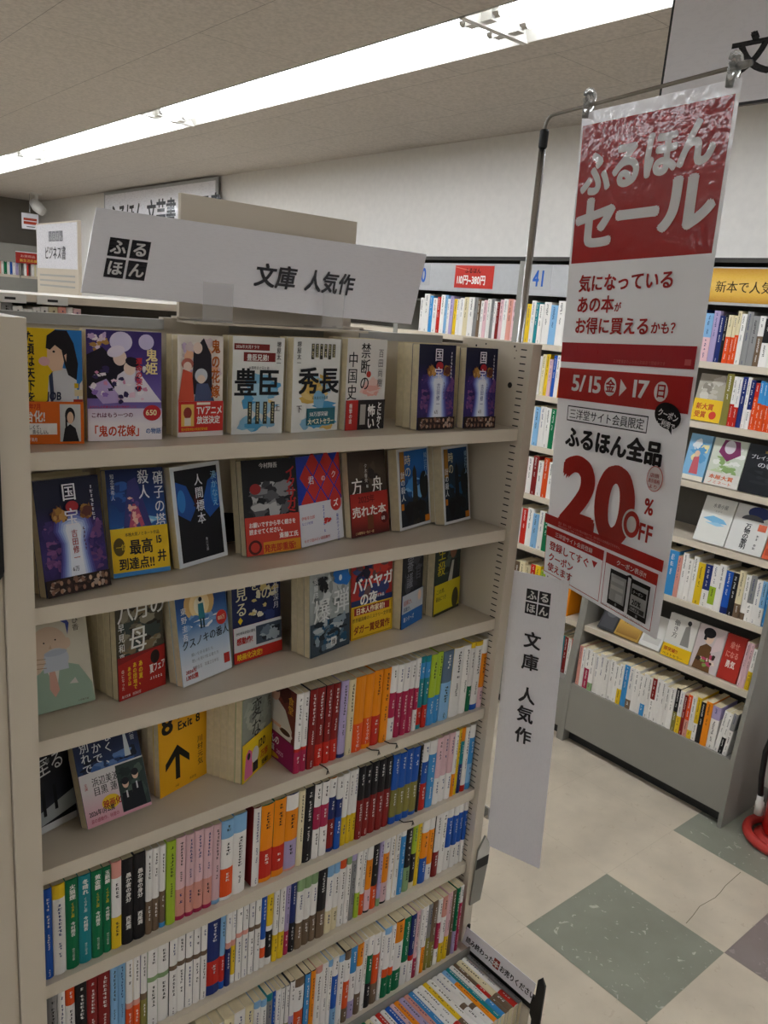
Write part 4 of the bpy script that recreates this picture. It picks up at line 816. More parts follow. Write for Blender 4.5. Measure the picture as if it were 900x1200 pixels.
# ------------------------------------------------------------------ front tray of books lying spine up
tr = thing('display_tray', 'shallow tray along the foot of the bookcase, full of books', 'tray', (.43, -.11, .4775))
b = MB(); b.box(.0005, .8715, -.212, -.040, .4775, .484, M['beige']); adopt(b.build('tray_floor', None), tr)
b = MB(); b.box(.0005, .8715, -.212, -.208, .4845, .52, M['beige']); adopt(b.build('tray_lip', None), tr)
b = MB(); b.box(.872, .876, -.206, -.030, .4775, .580, M['beige']); adopt(b.build('end_panel', None), tr)
b = MB(); b.prism([(-.016, .636), (-.019, .648), (-.024, .650), (-.026, .61), (-.213, .615), (-.214, .657), (-.222, .668), (-.232, .655), (-.232, .49), (-.212, .49), (-.212, .560), (-.203, .574), (-.016, .578)], 0, .8765, .881, M['black']); adopt(b.build('end_plate', None), tr)
def dtray(A):
    s = .0162; st = '読み終わった'; A.text(.008, .013, s, st, c_('26242a'), bold=2, sx=.88); u = .008+6*s*.88; A.rect(u, .0095, u+s*1.05, .031, c_('9c3a32')); A.text(u+.0005, .013, s, '本', Wc, bold=2, sx=.95)
    A.text(u+s*1.2, .013, s, 'お売りください', c_('26242a'), bold=2, sx=.88)
c4 = [on(0, .8735, *p) for p in ((547, 1086), (628, 1153), (621, 1176), (541, 1105))]
adopt(sheet('label_strip', None, c4, .206, .046, M['sign'], dtray, .0012), tr)
rnd = random.Random(77); x = .8705; n = 0
LAB = 'k12 W14 C16 M9W W12 T10 L11 W14 W15 W14 Y11 W14 W13 S12 A12 V14 O12 P10 B13 W12 R12 W13 C12 G11 W14 W13 O12 L12 W13 U12 W14 Y12 W12 B13 W13 P12 W12 S12 W13 B12 W14 C13 W12 R11 W13 L12 W14 Y12 W13 G12 W12 O13 W14 W12 N13 W13 P12 W14 U12 W13 W13 S12 W12 C14 W13'.split()
for it in LAB:
    sp = it[0]; wd = int(it[1:3].rstrip('WMLP') or 12)/1000*.98; n += 1
    spec = {4: 'U45R25U30', 7: 'L25O75', 8: 'W62U8W30', 9: 'W55U8W37', 1: 'k', 6: 'T'}.get(n, sp if rnd.random() < .6 else sp+'70'+rnd.choice('WUSYR')+'30')
    hh = .105
    t = spine_book('paperback_book', '%s paperback lying spine up in the tray, %s from the right' % (describe(spec), ordn(n)), 'book', 'paperbacks lying spine up in the front tray',
                   wd, .148, .105, spec, rnd, (0, 0, 0))
    # spine to the ceiling, top of the spine towards the bookcase
    o_ = Vector((x-wd/2, -.189, .4845+hh+.001))
    t.matrix_world = Matrix(((1, 0, 0, o_.x), (0, 0, 1, o_.y), (0, -1, 0, o_.z), (0, 0, 0, 1)))
    x -= wd+.0005
    if x < .03: break

# ================================================================== hanging banner on its stand
bn = thing('banner_stand', 'thin metal pole with bent arm carrying the red sale banner', 'banner stand', (1.079, .2, 0))
arm = Vector((.972, -.276, 2.325))-Vector((1.079, .2, 2.327))
b = MB(); b.tube([(0, 0, .012), (0, 0, 1.25)], .0115, M['chrome'], 14); b.build('lower_pole', bn, smooth=True)
b = MB(); b.tube([(0, 0, 1.25), (0, 0, 2.285)], .0075, M['chrome'], 14); upole = b.build('upper_pole', bn, smooth=True)
b = MB(); b.tube([(0, 0, 2.270), (0, 0, 2.272), (0, 0, 2.302), (0, 0, 2.305)], [.008, .0092, .0092, .007], M['black'], 14); b.build('black_sleeve', upole)
ah = arm.normalized(); P = [Vector((0, 0, 2.30))]
for k in range(7):
    a = math.radians(k*15); P.append(Vector((0, 0, 2.305))+ah*(.024*(1-math.cos(a)))+Vector((0, 0, .024*math.sin(a))))
P.append(arm+Vector((0, 0, 2.33)))
b = MB(); b.tube(P, .0034, M['steelrod'], 10); arm_o = b.build('arm', bn, smooth=True)
b = MB(); e = P[-1]; b.tube([e-ah*.022, e-ah*.006, e+ah*.004], [.006, .006, .0045], M['acryl'], 12); b.build('end_cap', arm_o, smooth=True)
b = MB(); b.tube([(0, 0, 0), (0, 0, .004), (0, 0, .012), (0, 0, .014)], [.14, .14, .06, .02], M['black'], 32); b.build('foot_plate', bn)
ba = thing('banner', 'long white and red sale banner with 20% OFF hanging from the pole arm', 'banner', (1.0, -.1, 1.4))
RD, RD2, DRD = c_('b02a26'), c_('c03a34'), c_('a8282e')
def dbanner(A):
    h = .92; f = lambda v: v
    A.rect(0, 0, .364, .898, c_('f0efed'), 6, 16)
    A.rect(.006, .66, .356, .898, RD, 20, 12)
    Wb = c_('f0eeec')
    for ch, u, v, s in (('ふ', .014, .775, .082), ('る', .094, .782, .082), ('ほ', .174, .79, .082), ('ん', .252, .798, .082)): A.text(u, v+.008, s, ch, Wb, bold=3)
    for ch, u, v, s in (('セ', .008, .684, .1), ('ー', .116, .69, .1), ('ル', .226, .698, .104)): A.text(u, v+.008, s, ch, Wb, bold=3, sx=1.2)
    R_ = c_('b5302c')
    A.text(.037, .61, .0325, '気になっている', R_, bold=2, sx=1.1); A.text(.037, .571, .0325, 'あの本', R_, bold=2, sx=1.1); A.text(.146, .571, .018, 'が', R_, bold=2); A.text(.037, .532, .0325, 'お得に買える', R_, bold=2, sx=1.06); A.text(.246, .533, .022, 'かも？', R_, bold=2, sx=1.05)
    A.rect(.003, .474, .358, .512, DRD, 6, 2); A.text(.16, .478, .007, '三洋堂書店のふるほん取扱店で開催中です', c_('c8605e'), bold=0); A.rect(.336, .48, .35, .49, c_('c8605e'))
    A.rect(.003, .40, .36, .462, RD, 6, 3)
    A.text(.045, .419, .044, '5/15', Wb, bold=2, sx=1.2); A.ell(.161, .433, .0165, .0175, Wb, 24); A.text(.148, .4245, .026, '金', RD, bold=2); A.poly([(.188, .417), (.206, .433), (.188, .449)], Wb); A.nxt(); A.text(.214, .419, .044, '17', Wb, bold=2, sx=1.25); A.ell(.293, .433, .0165, .0175, Wb, 24); A.text(.2805, .4245, .026, '日', RD, bold=2)
    K_ = c_('201d1e'); A.frame(.042, .357, .272, .388, .0022, K_); A.text(.049, .364, .0215, '三洋堂サイト会員限定', K_, bold=1, sx=1.0)
    A.ell(.317, .393, .032, .022, K_, 24, rot=-.25); A.poly([(.315, .378), (.332, .362), (.33, .382)], K_); A.nxt(); A.text(.293, .394, .0145, 'クーポン', Wb, bold=2, sx=.85, rot=-.2); A.text(.293, .379, .0125, 'ご利用で', Wb, bold=2, sx=.9, rot=-.2)
    A.text(.045, .308, .0445, 'ふるほん全品', K_, bold=3, sx=1.03)
    A.text(.048, .145, .198, '2', c_('b8332c'), bold=3, sx=1.12); A.text(.160, .143, .2, '0', c_('b8332c'), bold=3, sx=1.05)
    A.ell(.309, .281, .02, .023, c_('c8605a'), 24); A.ell(.309, .281, .0185, .0215, c_('f0efed'), 24); A.text(.297, .284, .008, '店頭', c_('b8332c'), bold=1, sx=1.4); A.text(.294, .274, .008, '表示価格', c_('b8332c'), bold=1, sx=.9); A.text(.297, .264, .008, 'より', c_('b8332c'), bold=1, sx=1.4)
    A.text(.294, .216, .04, '%', c_('b8332c'), bold=2, sx=.85); A.ell(.268, .188, .026, .029, c_('f0efed'), 24); A.ell(.268, .188, .0215, .025, c_('b8332c'), 24); A.ell(.268, .188, .0125, .0155, c_('f0efed'), 24); A.text(.288, .166, .045, 'FF', c_('b8332c'), bold=2, sx=.82)
    A.rect(.001, .125, .361, .146, RD, 6, 1); A.text(.05, .134, .0062, '雑誌・新刊・文具・レンタル等は対象外です。他の割引との併用はできません。', c_('d8908c'), bold=0, sx=.9); A.text(.05, .1275, .0055, '期間中は何度でもご利用いただけます。一部除外品があります。', c_('d8908c'), bold=0, sx=.9)
    for u0, u1, v1 in ((.012, .204, .119), (.212, .354, .119)):
        A.frame(u0, .013, u1, v1, .0014, R_); A.rect(u0, .098, u1, v1, R_)
    A.text(.044, .1035, .0115, '三洋堂サイト会員登録', Wb, bold=1, sx=1.1); A.text(.243, .1035, .0115, 'クーポン表示!!', Wb, bold=1, sx=1.1)
    A.text(.028, .072, .0205, '登録してすぐ', R_, bold=2, sx=1.12); A.poly([(.172, .09), (.19, .09), (.181, .076)], R_); A.nxt(); A.text(.028, .046, .0205, 'クーポン', R_, bold=2, sx=1.08); A.text(.028, .023, .0205, '使えます', R_, bold=2, sx=1.08)
    # two phones that show the coupon
    for u0, u1, v0, v1 in ((.231, .282, .022, .092), (.291, .342, .022, .092)):
        A.rect(u0, v0, u1, v1, K_); A.rect(u0+.004, v0+.01, u1-.004, v1-.008, c_('c2c2c0')); A.ell((u0+u1)/2, v0+.005, .003, .003, c_('8a8a8a'), 10)
    A.rect(.239, .07, .274, .078, c_('dcdcda')); A.rect(.239, .055, .274, .063, c_('e2e0dc')); A.rect(.255, .036, .274, .05, c_('dcdcda'))
    A.rect(.297, .064, .336, .076, K_); A.text(.300, .067, .007, 'クーポン', Wb, bold=0); A.text(.301, .046, .014, '20%', K_, bold=2); A.rect(.297, .034, .336, .043, c_('4a4a48')); A.text(.3, .036, .006, '利用する', Wb, bold=0)
    A.poly([(.276, .092), (.29, .098), (.302, .09), (.296, .082), (.298, .09), (.288, .092)], K_); A.nxt(); A.text(.216, .0155, .0052, 'お会計前にスマートフォンの画面をご提示ください', c_('4a4444'), bold=0, sx=1.0)
BT = [Vector((1.054, .09, 2.318)), Vector((.973, -.268, 2.31)), Vector((.968, -.29, 1.398)), Vector((1.080, .057, 1.398))]
_vw = (CAMP-Vector((1, -.1, 1.9))).normalized()
def warp(a, b):
    s = math.sin(math.pi*max(0, min(1, b)))
    return Vector((0, 0, -.020*s*(1-a)+.003*s*a))
adopt(sheet('sheet', None, BT, .364, .92, M['banner'], dbanner, 0, warp, 20, 30, step=.0002), ba)
for px, a in (((697, 118), .045), ((857, 78), .952)):
    k = BT[0]*(1-a)+BT[1]*a; b = MB(); n1 = Vector((-.975, .22, 0)); z = k.z
    b.tube([k+n1*.006+Vector((0, 0, -.012)), k+n1*.006+Vector((0, 0, .012)), k+n1*.004+Vector((0, 0, .032))], [.006, .007, .004], M['acryl'], 10)
    b.tube([k+n1*-.006+Vector((0, 0, -.012)), k+n1*-.006+Vector((0, 0, .012)), k+n1*-.002+Vector((0, 0, .034))], [.005, .006, .004], M['acryl'], 10)
    b.tube([k+Vector((0, 0, .026))+n1*(.013*math.cos(q*.6))+Vector((0, 0, .013*math.sin(q*.6))) for q in range(11)], .003, M['acryl'], 8)
    b.tube([k+n1*.004-ah*.004+Vector((0, 0, .012)), k+n1*.02-ah*-.012+Vector((0, 0, .016))], .0045, M['acryl'], 8)
    adopt(b.build('clear_hanger_clip', None, smooth=True), ba)

# ================================================================== big hanging sign, upper right
hs = thing('hanging_sign', 'large grey white section sign hanging from the ceiling, upper right corner', 'sign', (1.5, -.4, 2.41))
b = MB(); b.box(-.006, .006, -.62, .622, .003, .385, M['black']); b.build('frame', hs)
def dhs(A):
    A.text(.155, .058, .092, '文芸書', c_('2a2a2c'), bold=2, sx=1.12)
sheet('panel', hs, ((-.0064, .616, .379), (-.0064, -.616, .379), (-.0064, -.616, .009), (-.0064, .616, .009)), 1.232, .37, M['sign'], dhs, .0003)
for y in (-.45, .45):
    b = MB(); b.tube([(0, y, .385), (0, y, .4395)], .002, M['chrome'], 6); b.build('hanging_wire', hs)
# sign high on the wall
ws = thing('wall_sign', 'white framed section sign high on the far wall, behind the sign board', 'sign', (3.0, 6.2, 2.5))
b = MB(); b.box(-.006, .006, -1.08, 1.25, -.12, .335, M['lightgrey']); b.box(.0065, .0395, -1, 1, .0, .03, M['graystrip']); b.build('frame', ws)
def dws(A): A.text(.12, .09, .255, 'ふるほん 文芸書・実用書', c_('2c3036'), bold=2, sx=.78)
sheet('panel', ws, ((-.0065, 1.22, .31), (-.0065, -1.05, .31), (-.0065, -1.05, -.09), (-.0065, 1.22, -.09)), 2.27, .4, M['sign'], dws, .0004)

# ================================================================== wall shelving on the right
XS = 2.75; XBK = 3.025
ZW = [1.828, 1.592, 1.350, 1.113, .855, .584, .300]
def wall_unit(y0, y1, label, grp, gold=False):
    t = thing('wall_bookcase', label, 'bookcase', (XS, (y0+y1)/2, 0), 0, None); ym = (y0+y1)/2
    X = lambda x: x-XS
    for y in (y0, y1):
        b = MB(); s = 1 if y == y0 else -1
        b.prism([(X(2.700), 0), (X(2.703), .30), (X(2.712), .42), (X(2.742), .64), (X(2.748), .8), (X(2.748), 2.2), (X(XBK), 2.2), (X(XBK), 0)], 1, y-ym, y-ym+s*.018, M['greysteel']); b.build('side_panel', t)
    a, c = y0-ym+.0185, y1-ym-.0185
    for k, z in enumerate(ZW[:6]):
        b = MB(); xf = 0 if k < 5 else -.006
        b.prism([(xf, z), (X(XBK)-.012, z), (X(XBK)-.012, z-.01), (xf+.003, z-.01), (xf+.003, z-.026), (xf, z-.026)], 1, a, c, M['beige']); b.build('shelf', t)
    b = MB(); b.prism([(-.044, .300), (X(XBK)-.012, .300), (X(XBK)-.012, .290), (-.0405, .290), (-.0415, .062), (-.045, .062)], 1, a, c, M['greysteel']); b.build('kick_panel', t)
    b = MB(); b.box(X(XBK)-.011, X(XBK), a, c, .0, 2.195, M['dark']); b.build('back_panel', t)
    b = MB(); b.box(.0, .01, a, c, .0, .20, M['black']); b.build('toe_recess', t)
    b = MB(); b.box(.0, .012, a, c, 2.045, 2.185, M['lightgrey']); b.build('header_panel', t)
    b = MB(); b.box(-.006, X(XBK), y0-ym, y1-ym, 2.201, 2.218, M['darkwood']); b.build('top_board', t)
    b = MB(); b.box(.02, X(XBK)-.012, a, c, 1.99, 2.0, M['dark']); b.build('light_shelf', t)
    return t
uR = wall_unit(.236, 1.055, 'grey wall bookcase with gold header, nearest the fire extinguisher', None)
uM = wall_unit(1.0555, 1.665, 'grey wall bookcase with number 41 header, behind the metal pole', None)
uL = wall_unit(1.6655, 2.55, 'grey wall bookcase with number 40 header and red price tag', None)
uF = wall_unit(2.5505, 3.46, 'grey wall bookcase left of number 40, mostly behind the sign board', None)
def flat(name, parent_t, y0, y1, z0, z1, draw, x=XS-.0012, m=None, t=.001, label=None, cat=None):
    """a card on the header: y0 is its left edge (larger y)"""
    o = sheet(name, None, ((x, y0, z1), (x, y1, z1), (x, y1, z0), (x, y0, z0)), abs(y1-y0), z1-z0, m or M['sign'], draw, t)
    if parent_t:
        o.parent = [c for c in parent_t.children if c.name.startswith('header_panel')][0]; o.matrix_parent_inverse = Matrix.Translation(-parent_t.location)
    else: tag(o, label, cat)
    return o
def dgold(A):
    A.grad(0, 0, .774, .125, [c_('b8862a'), c_('d8ac48'), c_('e2bc60'), c_('d8ac48'), c_('b8862a')]); A.text(.348, .04, .046, '新本で人気・話題の本', c_('3a2c14'), bold=1, sx=.98)
flat('gold_banner', uR, 1.034, .26, 2.055, 2.18, dgold, M and XS-.0012)
def dnum(st): return lambda A: (A.rect(0, 0, .12, .11, lin('aeb0b2')), A.text(.01, .018, .1, st, c_('2a5cb0'), bold=2, sx=.72))
flat('number_card', uM, 1.605, 1.485, 2.07, 2.18, dnum('41')); flat('number_card', uL, 2.42, 2.30, 2.07, 2.18, dnum('40'))
def dtag(A):
    A.rect(0, 0, .27, .11, c_('c03a32')); A.text(.07, .075, .028, 'ふるほん', c_('4a1412'), bold=2); A.text(.012, .022, .05, '110円~380円', Wc, bold=2, sx=.75); A.poly([(0, .1), (.1, .085), (.1, .088), (0, .104)], c_('d87a6a')); A.nxt()
flat('price_tag', uL, 2.115, 1.85, 2.065, 2.175, dtag)

def wrow(specs, y0px, l0, l1, z, rowname, seed, group, hgt=.188, dep=.13, x=XS+.008, hv=.012, start=1, lean=0, name='hardcover_book', unit=''):
    rnd = random.Random(seed)
    def Y(px):
        t = (px-l0[0])/(l1[0]-l0[0]); return on(0, x, px, l0[1]+(l1[1]-l0[1])*t).y
    ya = Y(y0px); n = start-1
    for it in specs.split():
        if it[0] == '_': ya = Y(float(it[1:])); continue
        e, sp = it.split(':'); yb = max(Y(float(e)), .2575)
        if ya-yb < .005: break
        wd = max(.006, ya-yb-.0006); n += 1
        h = hgt+rnd.uniform(-hv, hv)
        spine_book(name, '%s book, %s from left, %s' % (describe(sp), ordn(n), rowname), 'book', group, wd, h, dep, sp, rnd, (x+rnd.uniform(0, .006), (ya+yb)/2, z+.0003), rz=-math.pi/2, lean=lean)
        ya = yb
LA, LB, LC, LD, LE, LF, LG = [((a, b), (c, d)) for a, b, c, d in ((818.5, 423.4, 900, 430), (811, 491.5, 900, 511), (799, 560.5, 900, 586), (788.5, 628, 900, 656.7), (779, 696, 900, 738.7), (694, 735.6, 877.5, 811.6), (673, 799, 857, 883))]
g = 'spine-out books in the gold headed wall bookcase'
wrow('783:W 791:P 800:W 809:B 818:N 827:L50P50 834:V 840:N 844:K 850:C45Q55 854.5:C45Q55 859:C45Q55 865:W 872:k 880:k 887:W40U60 896:K50W50 905:k30W70 914:W 922:B 929:W 936:R', 776, *LA, ZW[0], 'top shelf under the gold header', 21, g)
wrow('850:E 855:W55R45 860:W60R40 866:N 870:W 875:N60W40 880:R30Q70 885:S45Q55 890:S45Q55 895:S45Q55 900:S45Q55 906:W 913:K 921:W', 842, *LB, ZW[1], 'second shelf under the gold header', 22, g)
wrow('740:W 748:L 757:W 766:C 775:W 787:S 792:A 798:W 804:W 810:W 818:Y 826:N60W40 834:W50g40W10 842:W 850:B85N15 857:K 864:C70U30 870:W85U15 877:k60W40 884:W 890:L60W40 897:S 904:A 912:W 920:W60R40', 728, *LE, ZW[4], 'fifth shelf under the gold header', 23, g, dep=.12)
wrow('677:A 681:W 687:W50M50 692:W80F20 697:W 703:W 709:W 715:W 720:W 725:W62Y38 731:S 737:W78U22 743:W 748:W 753:W72S28 758:W 763:D50W50 769:W 774:W 779:W 785:W 790:K55E45 795:W60Y40 799:D 804:Q60A40 809:W80Y20 814:Y60W40 820:K 827:O 836:V30W70', 673, *LG, ZW[6], 'bottom shelf under the gold header', 24, g, dep=.14, x=XS-.036)
wrow('841:W 846:W60K40 851:k40W60', 836, *LG, ZW[6], 'leaning group, bottom right', 25, g, dep=.14, lean=.09, x=XS-.036)
wrow('866.5:P 870.5:P 875.5:W55Y45', 862, *LF, ZW[5], 'sixth shelf right end under the gold header', 26, g, dep=.12, lean=.06)
L2 = [((a, b), (c, d)) for a, b, c, d in ((484.8, 385.7, 635, 402), (629, 461.7, 653, 467), (620.6, 521, 647, 528), (614, 577.7, 643, 587.5), (606.5, 639.5, 640, 651.5), (665, 726, 690, 735), (660, 790, 673, 799))]
g = 'second-hand books in the numbered wall bookcases'
wrow('494:W 500:W 504:S 509:W 513:R 518:W 521:L 524:W 528:V 532:Y 535:W 540:W 545:C 552:W 556:k 559:U 563:W 567:P 571:W 575:k 578:W 581:D 585:P 590:W 596:A 601:P 605:W', 490, *L2[0], ZW[0], 'top shelf under number 40', 31, g)
wrow('618:Y 623:W 627:T 632:W 640:W 648:L 656:W 662:W 668:P 674:W', 613, *L2[0], ZW[0], 'top shelf under number 41', 32, g)
for k, (sp, s0, s1) in enumerate((('W C Y P B W O W W A', 626, 668), ('W L W W G W P W', 616, 664), ('D W D W Q W W R', 608, 656), ('W R W L W G W S', 600, 652), ('U C C R Y g W O K G O', 598, 664)), 1):
    sp = sp.split(); st = (s1-s0)/len(sp)
    ll = L2[k] if k < 5 else ((606.5-8.5, 700), (640, 713))
    wrow(' '.join('%g:%s' % (s0+st*(i+1), c) for i, c in enumerate(sp)), s0, *ll, ZW[k] if k < 6 else ZW[5], '%s shelf under number 41' % ordn(k+1), 40+k, g, hgt=.182)
wrow('645:T 651:W 656:T 660:D 664:W 668:R', 638, (660, 790), (673, 799), ZW[6], 'bottom shelf under number 41', 48, g)
# face-out books of the wall shelving
def wface(px0, px1, L, z, label, bg, art, h=.188, lean=.2, thick=.018, x=XS+.012, name='hardcover_book'):
    def Y(px):
        t = (px-L[0][0])/(L[1][0]-L[0][0]); return on(0, x, px, L[0][1]+(L[1][1]-L[0][1])*t).y
    y0, y1 = Y(px0), max(Y(px1), .2575); wd = y0-y1-.001
    t = thing(name, label, 'book', (x, y0, z))
    up = Vector((math.sin(lean), 0, math.cos(lean))); dp = Vector((math.cos(lean), 0, -math.sin(lean))); ex = Vector((0, -1, 0)); o = Vector((x, y0, z+thick*math.sin(lean)+.0003))
    t.matrix_world = Matrix(((ex.x, dp.x, up.x, o.x), (ex.y, dp.y, up.y, o.y), (ex.z, dp.z, up.z, o.z), (0, 0, 0, 1)))
    mb = MB(); m = M['ink']; bgc = c_(bg); tk = .0012
    mb.box(0, wd, 0, tk, 0, h, m, bgc); mb.box(0, wd, thick-tk, thick, 0, h, m, bgc); mb.box(wd-tk, wd, tk, thick-tk, 0, h, m, bgc)
    art(Art(mb, lambda u, v, l: (u*wd, -l, v*h/1.41), m)); mb.build('cover', t)
    p = MB(); p.box(.002, wd-tk, tk, thick-tk, .002, h-.002, M['page']); p.build('page_block', t)
def w1(A): A.rect(0, 0, 1, 1.41, c_('a8a294')); A.blobs(0, .6, 1, 1.4, 16, .2, .14, [c_('bab4a8'), c_('8c867a'), c_('c8c4ba')], 3); A.rect(0, 0, 1, .66, c_('e0b820')); A.text(.1, .36, .2, '新大賞', c_('b0401c'), bold=2); A.text(.1, .12, .2, '受賞', c_('b0401c'), bold=2); A.ell(.72, .2, .12, .12, c_('c83a2a'))
wface(808, 842, LB, ZW[1], 'grey book with yellow award paper band on the second wall shelf', 'a8a294', w1)
def w2(A): A.rect(0, 0, 1, 1.41, c_('7fb2d6')); A.blobs(0, .5, 1, 1.3, 12, .25, .15, [c_('dfe4e6'), c_('e6d8a0'), c_('5a9ccc')], 5); A.poly([(.3, .2), (.36, .7), (.6, .75), (.7, .2)], c_('c8606a')); A.nxt(); A.ell(.48, .82, .12, .1, c_('e2c0a4')); A.rect(0, 0, 1, .15, c_('e2dccc'))
wface(797, 822, LC, ZW[2], 'pale blue picture book of a child, third wall shelf beside banner', '7fb2d6', w2)
def w3(A): A.rect(0, 0, 1, 1.41, c_('c8cfc0')); A.blobs(0, .3, 1, 1.3, 24, .2, .1, [c_('8aa86a'), c_('e0e2dc'), c_('b8c8a0')], 7); A.poly([(.3, 1.38), (.2, 1.0), (.5, .75), (.85, 1.0), (.75, 1.38)], c_('7c2f5e')); A.nxt(); A.ell(.5, 1.18, .16, .2, c_('d0c8d0')); A.rect(0, 0, 1, .4, c_('d8d4cc')); A.text(.1, .2, .14, '本屋大賞', c_('c85a28'), bold=2, sx=1.3); A.text(.1, .05, .12, 'ノミネート', c_('c85a28'), bold=1, sx=1.2)
wface(824, 863, LC, ZW[2], 'white book with purple flower and orange lettering, third wall shelf', 'c8cfc0', w3)
def w4(A): A.rect(0, 0, 1, 1.41, c_('1a1d22')); A.blobs(0, .1, 1, 1.2, 14, .3, .12, [c_('23282c'), c_('2c3428'), c_('14161c')], 9); A.text(.1, 1.0, .14, 'ブレイクショット', c_('c8c8cc'), bold=1, sx=.85); A.text(.3, .78, .17, 'の軌跡', c_('c8c8cc'), bold=1, sx=1.2); A.text(.4, 1.2, .08, '逢坂冬馬', c_('c8a85a'), bold=0)
wface(863.5, 912, LC, ZW[2], 'black book titled ブレイクショットの軌跡 on third wall shelf', '1a1d22', w4)
def w5(A): A.rect(0, 0, 1, 1.41, c_('dcdcd6')); A.poly([(.1, .72), (.5, .62), (.9, .66), (.75, .78), (.4, .84)], c_('7ab8dc')); A.nxt(); A.poly([(.2, .6), (.6, .54), (.85, .6), (.6, .66)], c_('98c8e2')); A.nxt(); A.text(.3, 1.1, .15, '水車小屋', c_('6a6a6a'), bold=1, sx=.8); A.text(.42, .96, .07, 'のネネ', c_('8a8a8a'), bold=0)
wface(811, 847, LD, ZW[3], 'white book with pale blue brush shape, fourth wall shelf', 'dcdcd6', w5, lean=.32)
def w6(A): A.rect(0, 0, 1, 1.41, c_('d6d6d2')); A.ell(.62, 1.22, .3, .19, c_('1c2a62')); A.ell(.5, .98, .3, .16, c_('4a4a4e'), t0=0, t1=math.pi); A.text(.36, .88, .17, '万物の黎明', c_('26262a'), vert=True, bold=2, gap=.9); A.rect(.7, .72, .92, .92, c_('d86a4a')); A.marks(.75, .6, .1, .08, 5, c_('5a5a5a'), random.Random(5))
wface(848, 891, LD, ZW[3], 'white book with navy circle above, fourth wall shelf', 'd6d6d2', w6, lean=.32)
def w7(A): A.rect(0, 0, 1, 1.41, c_('d2613c')); A.ell(.5, .8, .3, .3, c_('e08a60')); A.rect(.1, .1, .9, .3, c_('b84a2c'))
wface(892, 930, LD, ZW[3], 'orange red book at the right frame edge, fourth wall shelf', 'd2613c', w7, lean=.32)
def w8(A): A.rect(0, 0, 1, 1.41, c_('3a3a3c')); A.rect(.08, .1, .92, 1.3, c_('4c4c50')); A.ell(.5, .8, .3, .2, c_('66666a'))
wface(699, 718, LF, ZW[5], 'dark grey book half behind the banner foot, sixth wall shelf', '3a3a3c', w8, lean=.55, h=.15)
def w9(A): A.rect(0, 0, 1, 1.41, c_('b08a3a')); A.grad(.05, .1, .95, 1.3, [c_('8a6424'), c_('caa24e'), c_('d8b866')]); A.text(.2, .6, .2, '禅語', c_('5a3f14'), bold=1)
wface(718.5, 746, LF, ZW[5], 'gold covered book just under the banner, sixth wall shelf', 'b08a3a', w9, lean=.55, h=.15)
def w10(A): A.rect(0, 0, 1, 1.41, c_('d8d6d0')); A.rect(.1, .2, .9, .5, c_('c2c0ba')); A.text(.12, .8, .16, '手紙', c_('6a6a68'), bold=0)
wface(747, 771, LF, ZW[5], 'plain white book right of the gold one, sixth wall shelf', 'd8d6d0', w10, lean=.55, h=.15)
def w11(A): A.rect(0, 0, 1, 1.41, c_('d4d2cc')); A.text(.2, 1.25, .2, '働き方', c_('5a5a58'), vert=True, bold=1); A.poly([(.55, .5), (.6, 1.1), (.75, 1.2), (.85, .5)], c_('8a8884')); A.nxt(); A.ell(.7, 1.25, .07, .08, c_('3a3a3a')); A.rect(0, 0, 1, .42, c_('e2b81c')); A.text(.06, .2, .14, '部突破!!', c_('a83a1c'), bold=2); A.text(.06, .05, .1, 'ベストセラー', c_('3a2a10'), bold=1, sx=1.2)
wface(773, 806, LF, ZW[5], 'white book with yellow paper band, sixth wall shelf', 'd4d2cc', w11, lean=.2)
def w12(A): A.rect(0, 0, 1, 1.41, c_('c9bcbc')); A.ell(.45, 1.05, .16, .2, c_('e0c2aa')); A.ell(.42, 1.2, .22, .16, HAIR); A.rect(.26, .95, .36, 1.2, HAIR); A.poly([(.1, .0), (.2, .7), (.4, .85), (.6, .8), (.75, 0)], c_('6a4a2a')); A.nxt(); A.blobs(.1, .1, .95, .6, 16, .12, .08, [c_('b84a6a'), c_('d8a83a'), c_('3a2a22'), c_('7a9a4a'), c_('e0d0c0')], 3); A.poly([(.6, .6), (.95, .8), (.95, 1.3), (.7, 1.1)], c_('d8c4c4')); A.nxt()
wface(806.5, 838, LF, ZW[5], 'pale book with a dark haired woman drawn on it, sixth wall shelf', 'c9bcbc', w12, lean=.2)
def w13(A): A.rect(0, 0, 1, 1.41, c_('ae3026')); A.text(.26, 1.0, .24, '幸せ', c_('d88a7c'), bold=2); A.text(.14, .72, .22, 'になる', c_('d88a7c'), bold=2); A.text(.26, .42, .24, '勇気', c_('ece2d8'), bold=2)
wface(838.5, 861, LF, ZW[5], 'red book titled 幸せになる勇気, sixth wall shelf', 'ae3026', w13, lean=.2)

# ================================================================== fire extinguisher at the right edge
fe = thing('fire_extinguisher', 'red fire extinguisher in a red ring stand at the right edge', 'fire extinguisher', (2.825, .05, 0), math.radians(-30))
def lathe(prof, m, n=36):
    b = MB(); k = len(prof)
    for i in range(n):
        a = 2*math.pi*i/n; b.v += [(r*math.cos(a), r*math.sin(a), z) for r, z in prof]
    for i in range(n):
        for j in range(k-1):
            p, q_ = i*k+j, ((i+1) % n)*k+j; b.f.append((p, q_, q_+1, p+1)); b.c.append((.8, .8, .8)); b.m.append(b.mi(m))
    return b
lathe([(.001, .035), (.07, .035), (.077, .045), (.079, .06), (.079, .36), (.074, .40), (.055, .43), (.03, .445), (.022, .455), (.022, .475), (.001, .476)], M['red']).build('cylinder', fe, smooth=True)
rg = lathe([(.128+.018*math.cos(a*math.pi/6), .022+.02*math.sin(a*math.pi/6)) for a in range(13)], M['redplastic']); rg.build('ring_stand', fe, smooth=True)
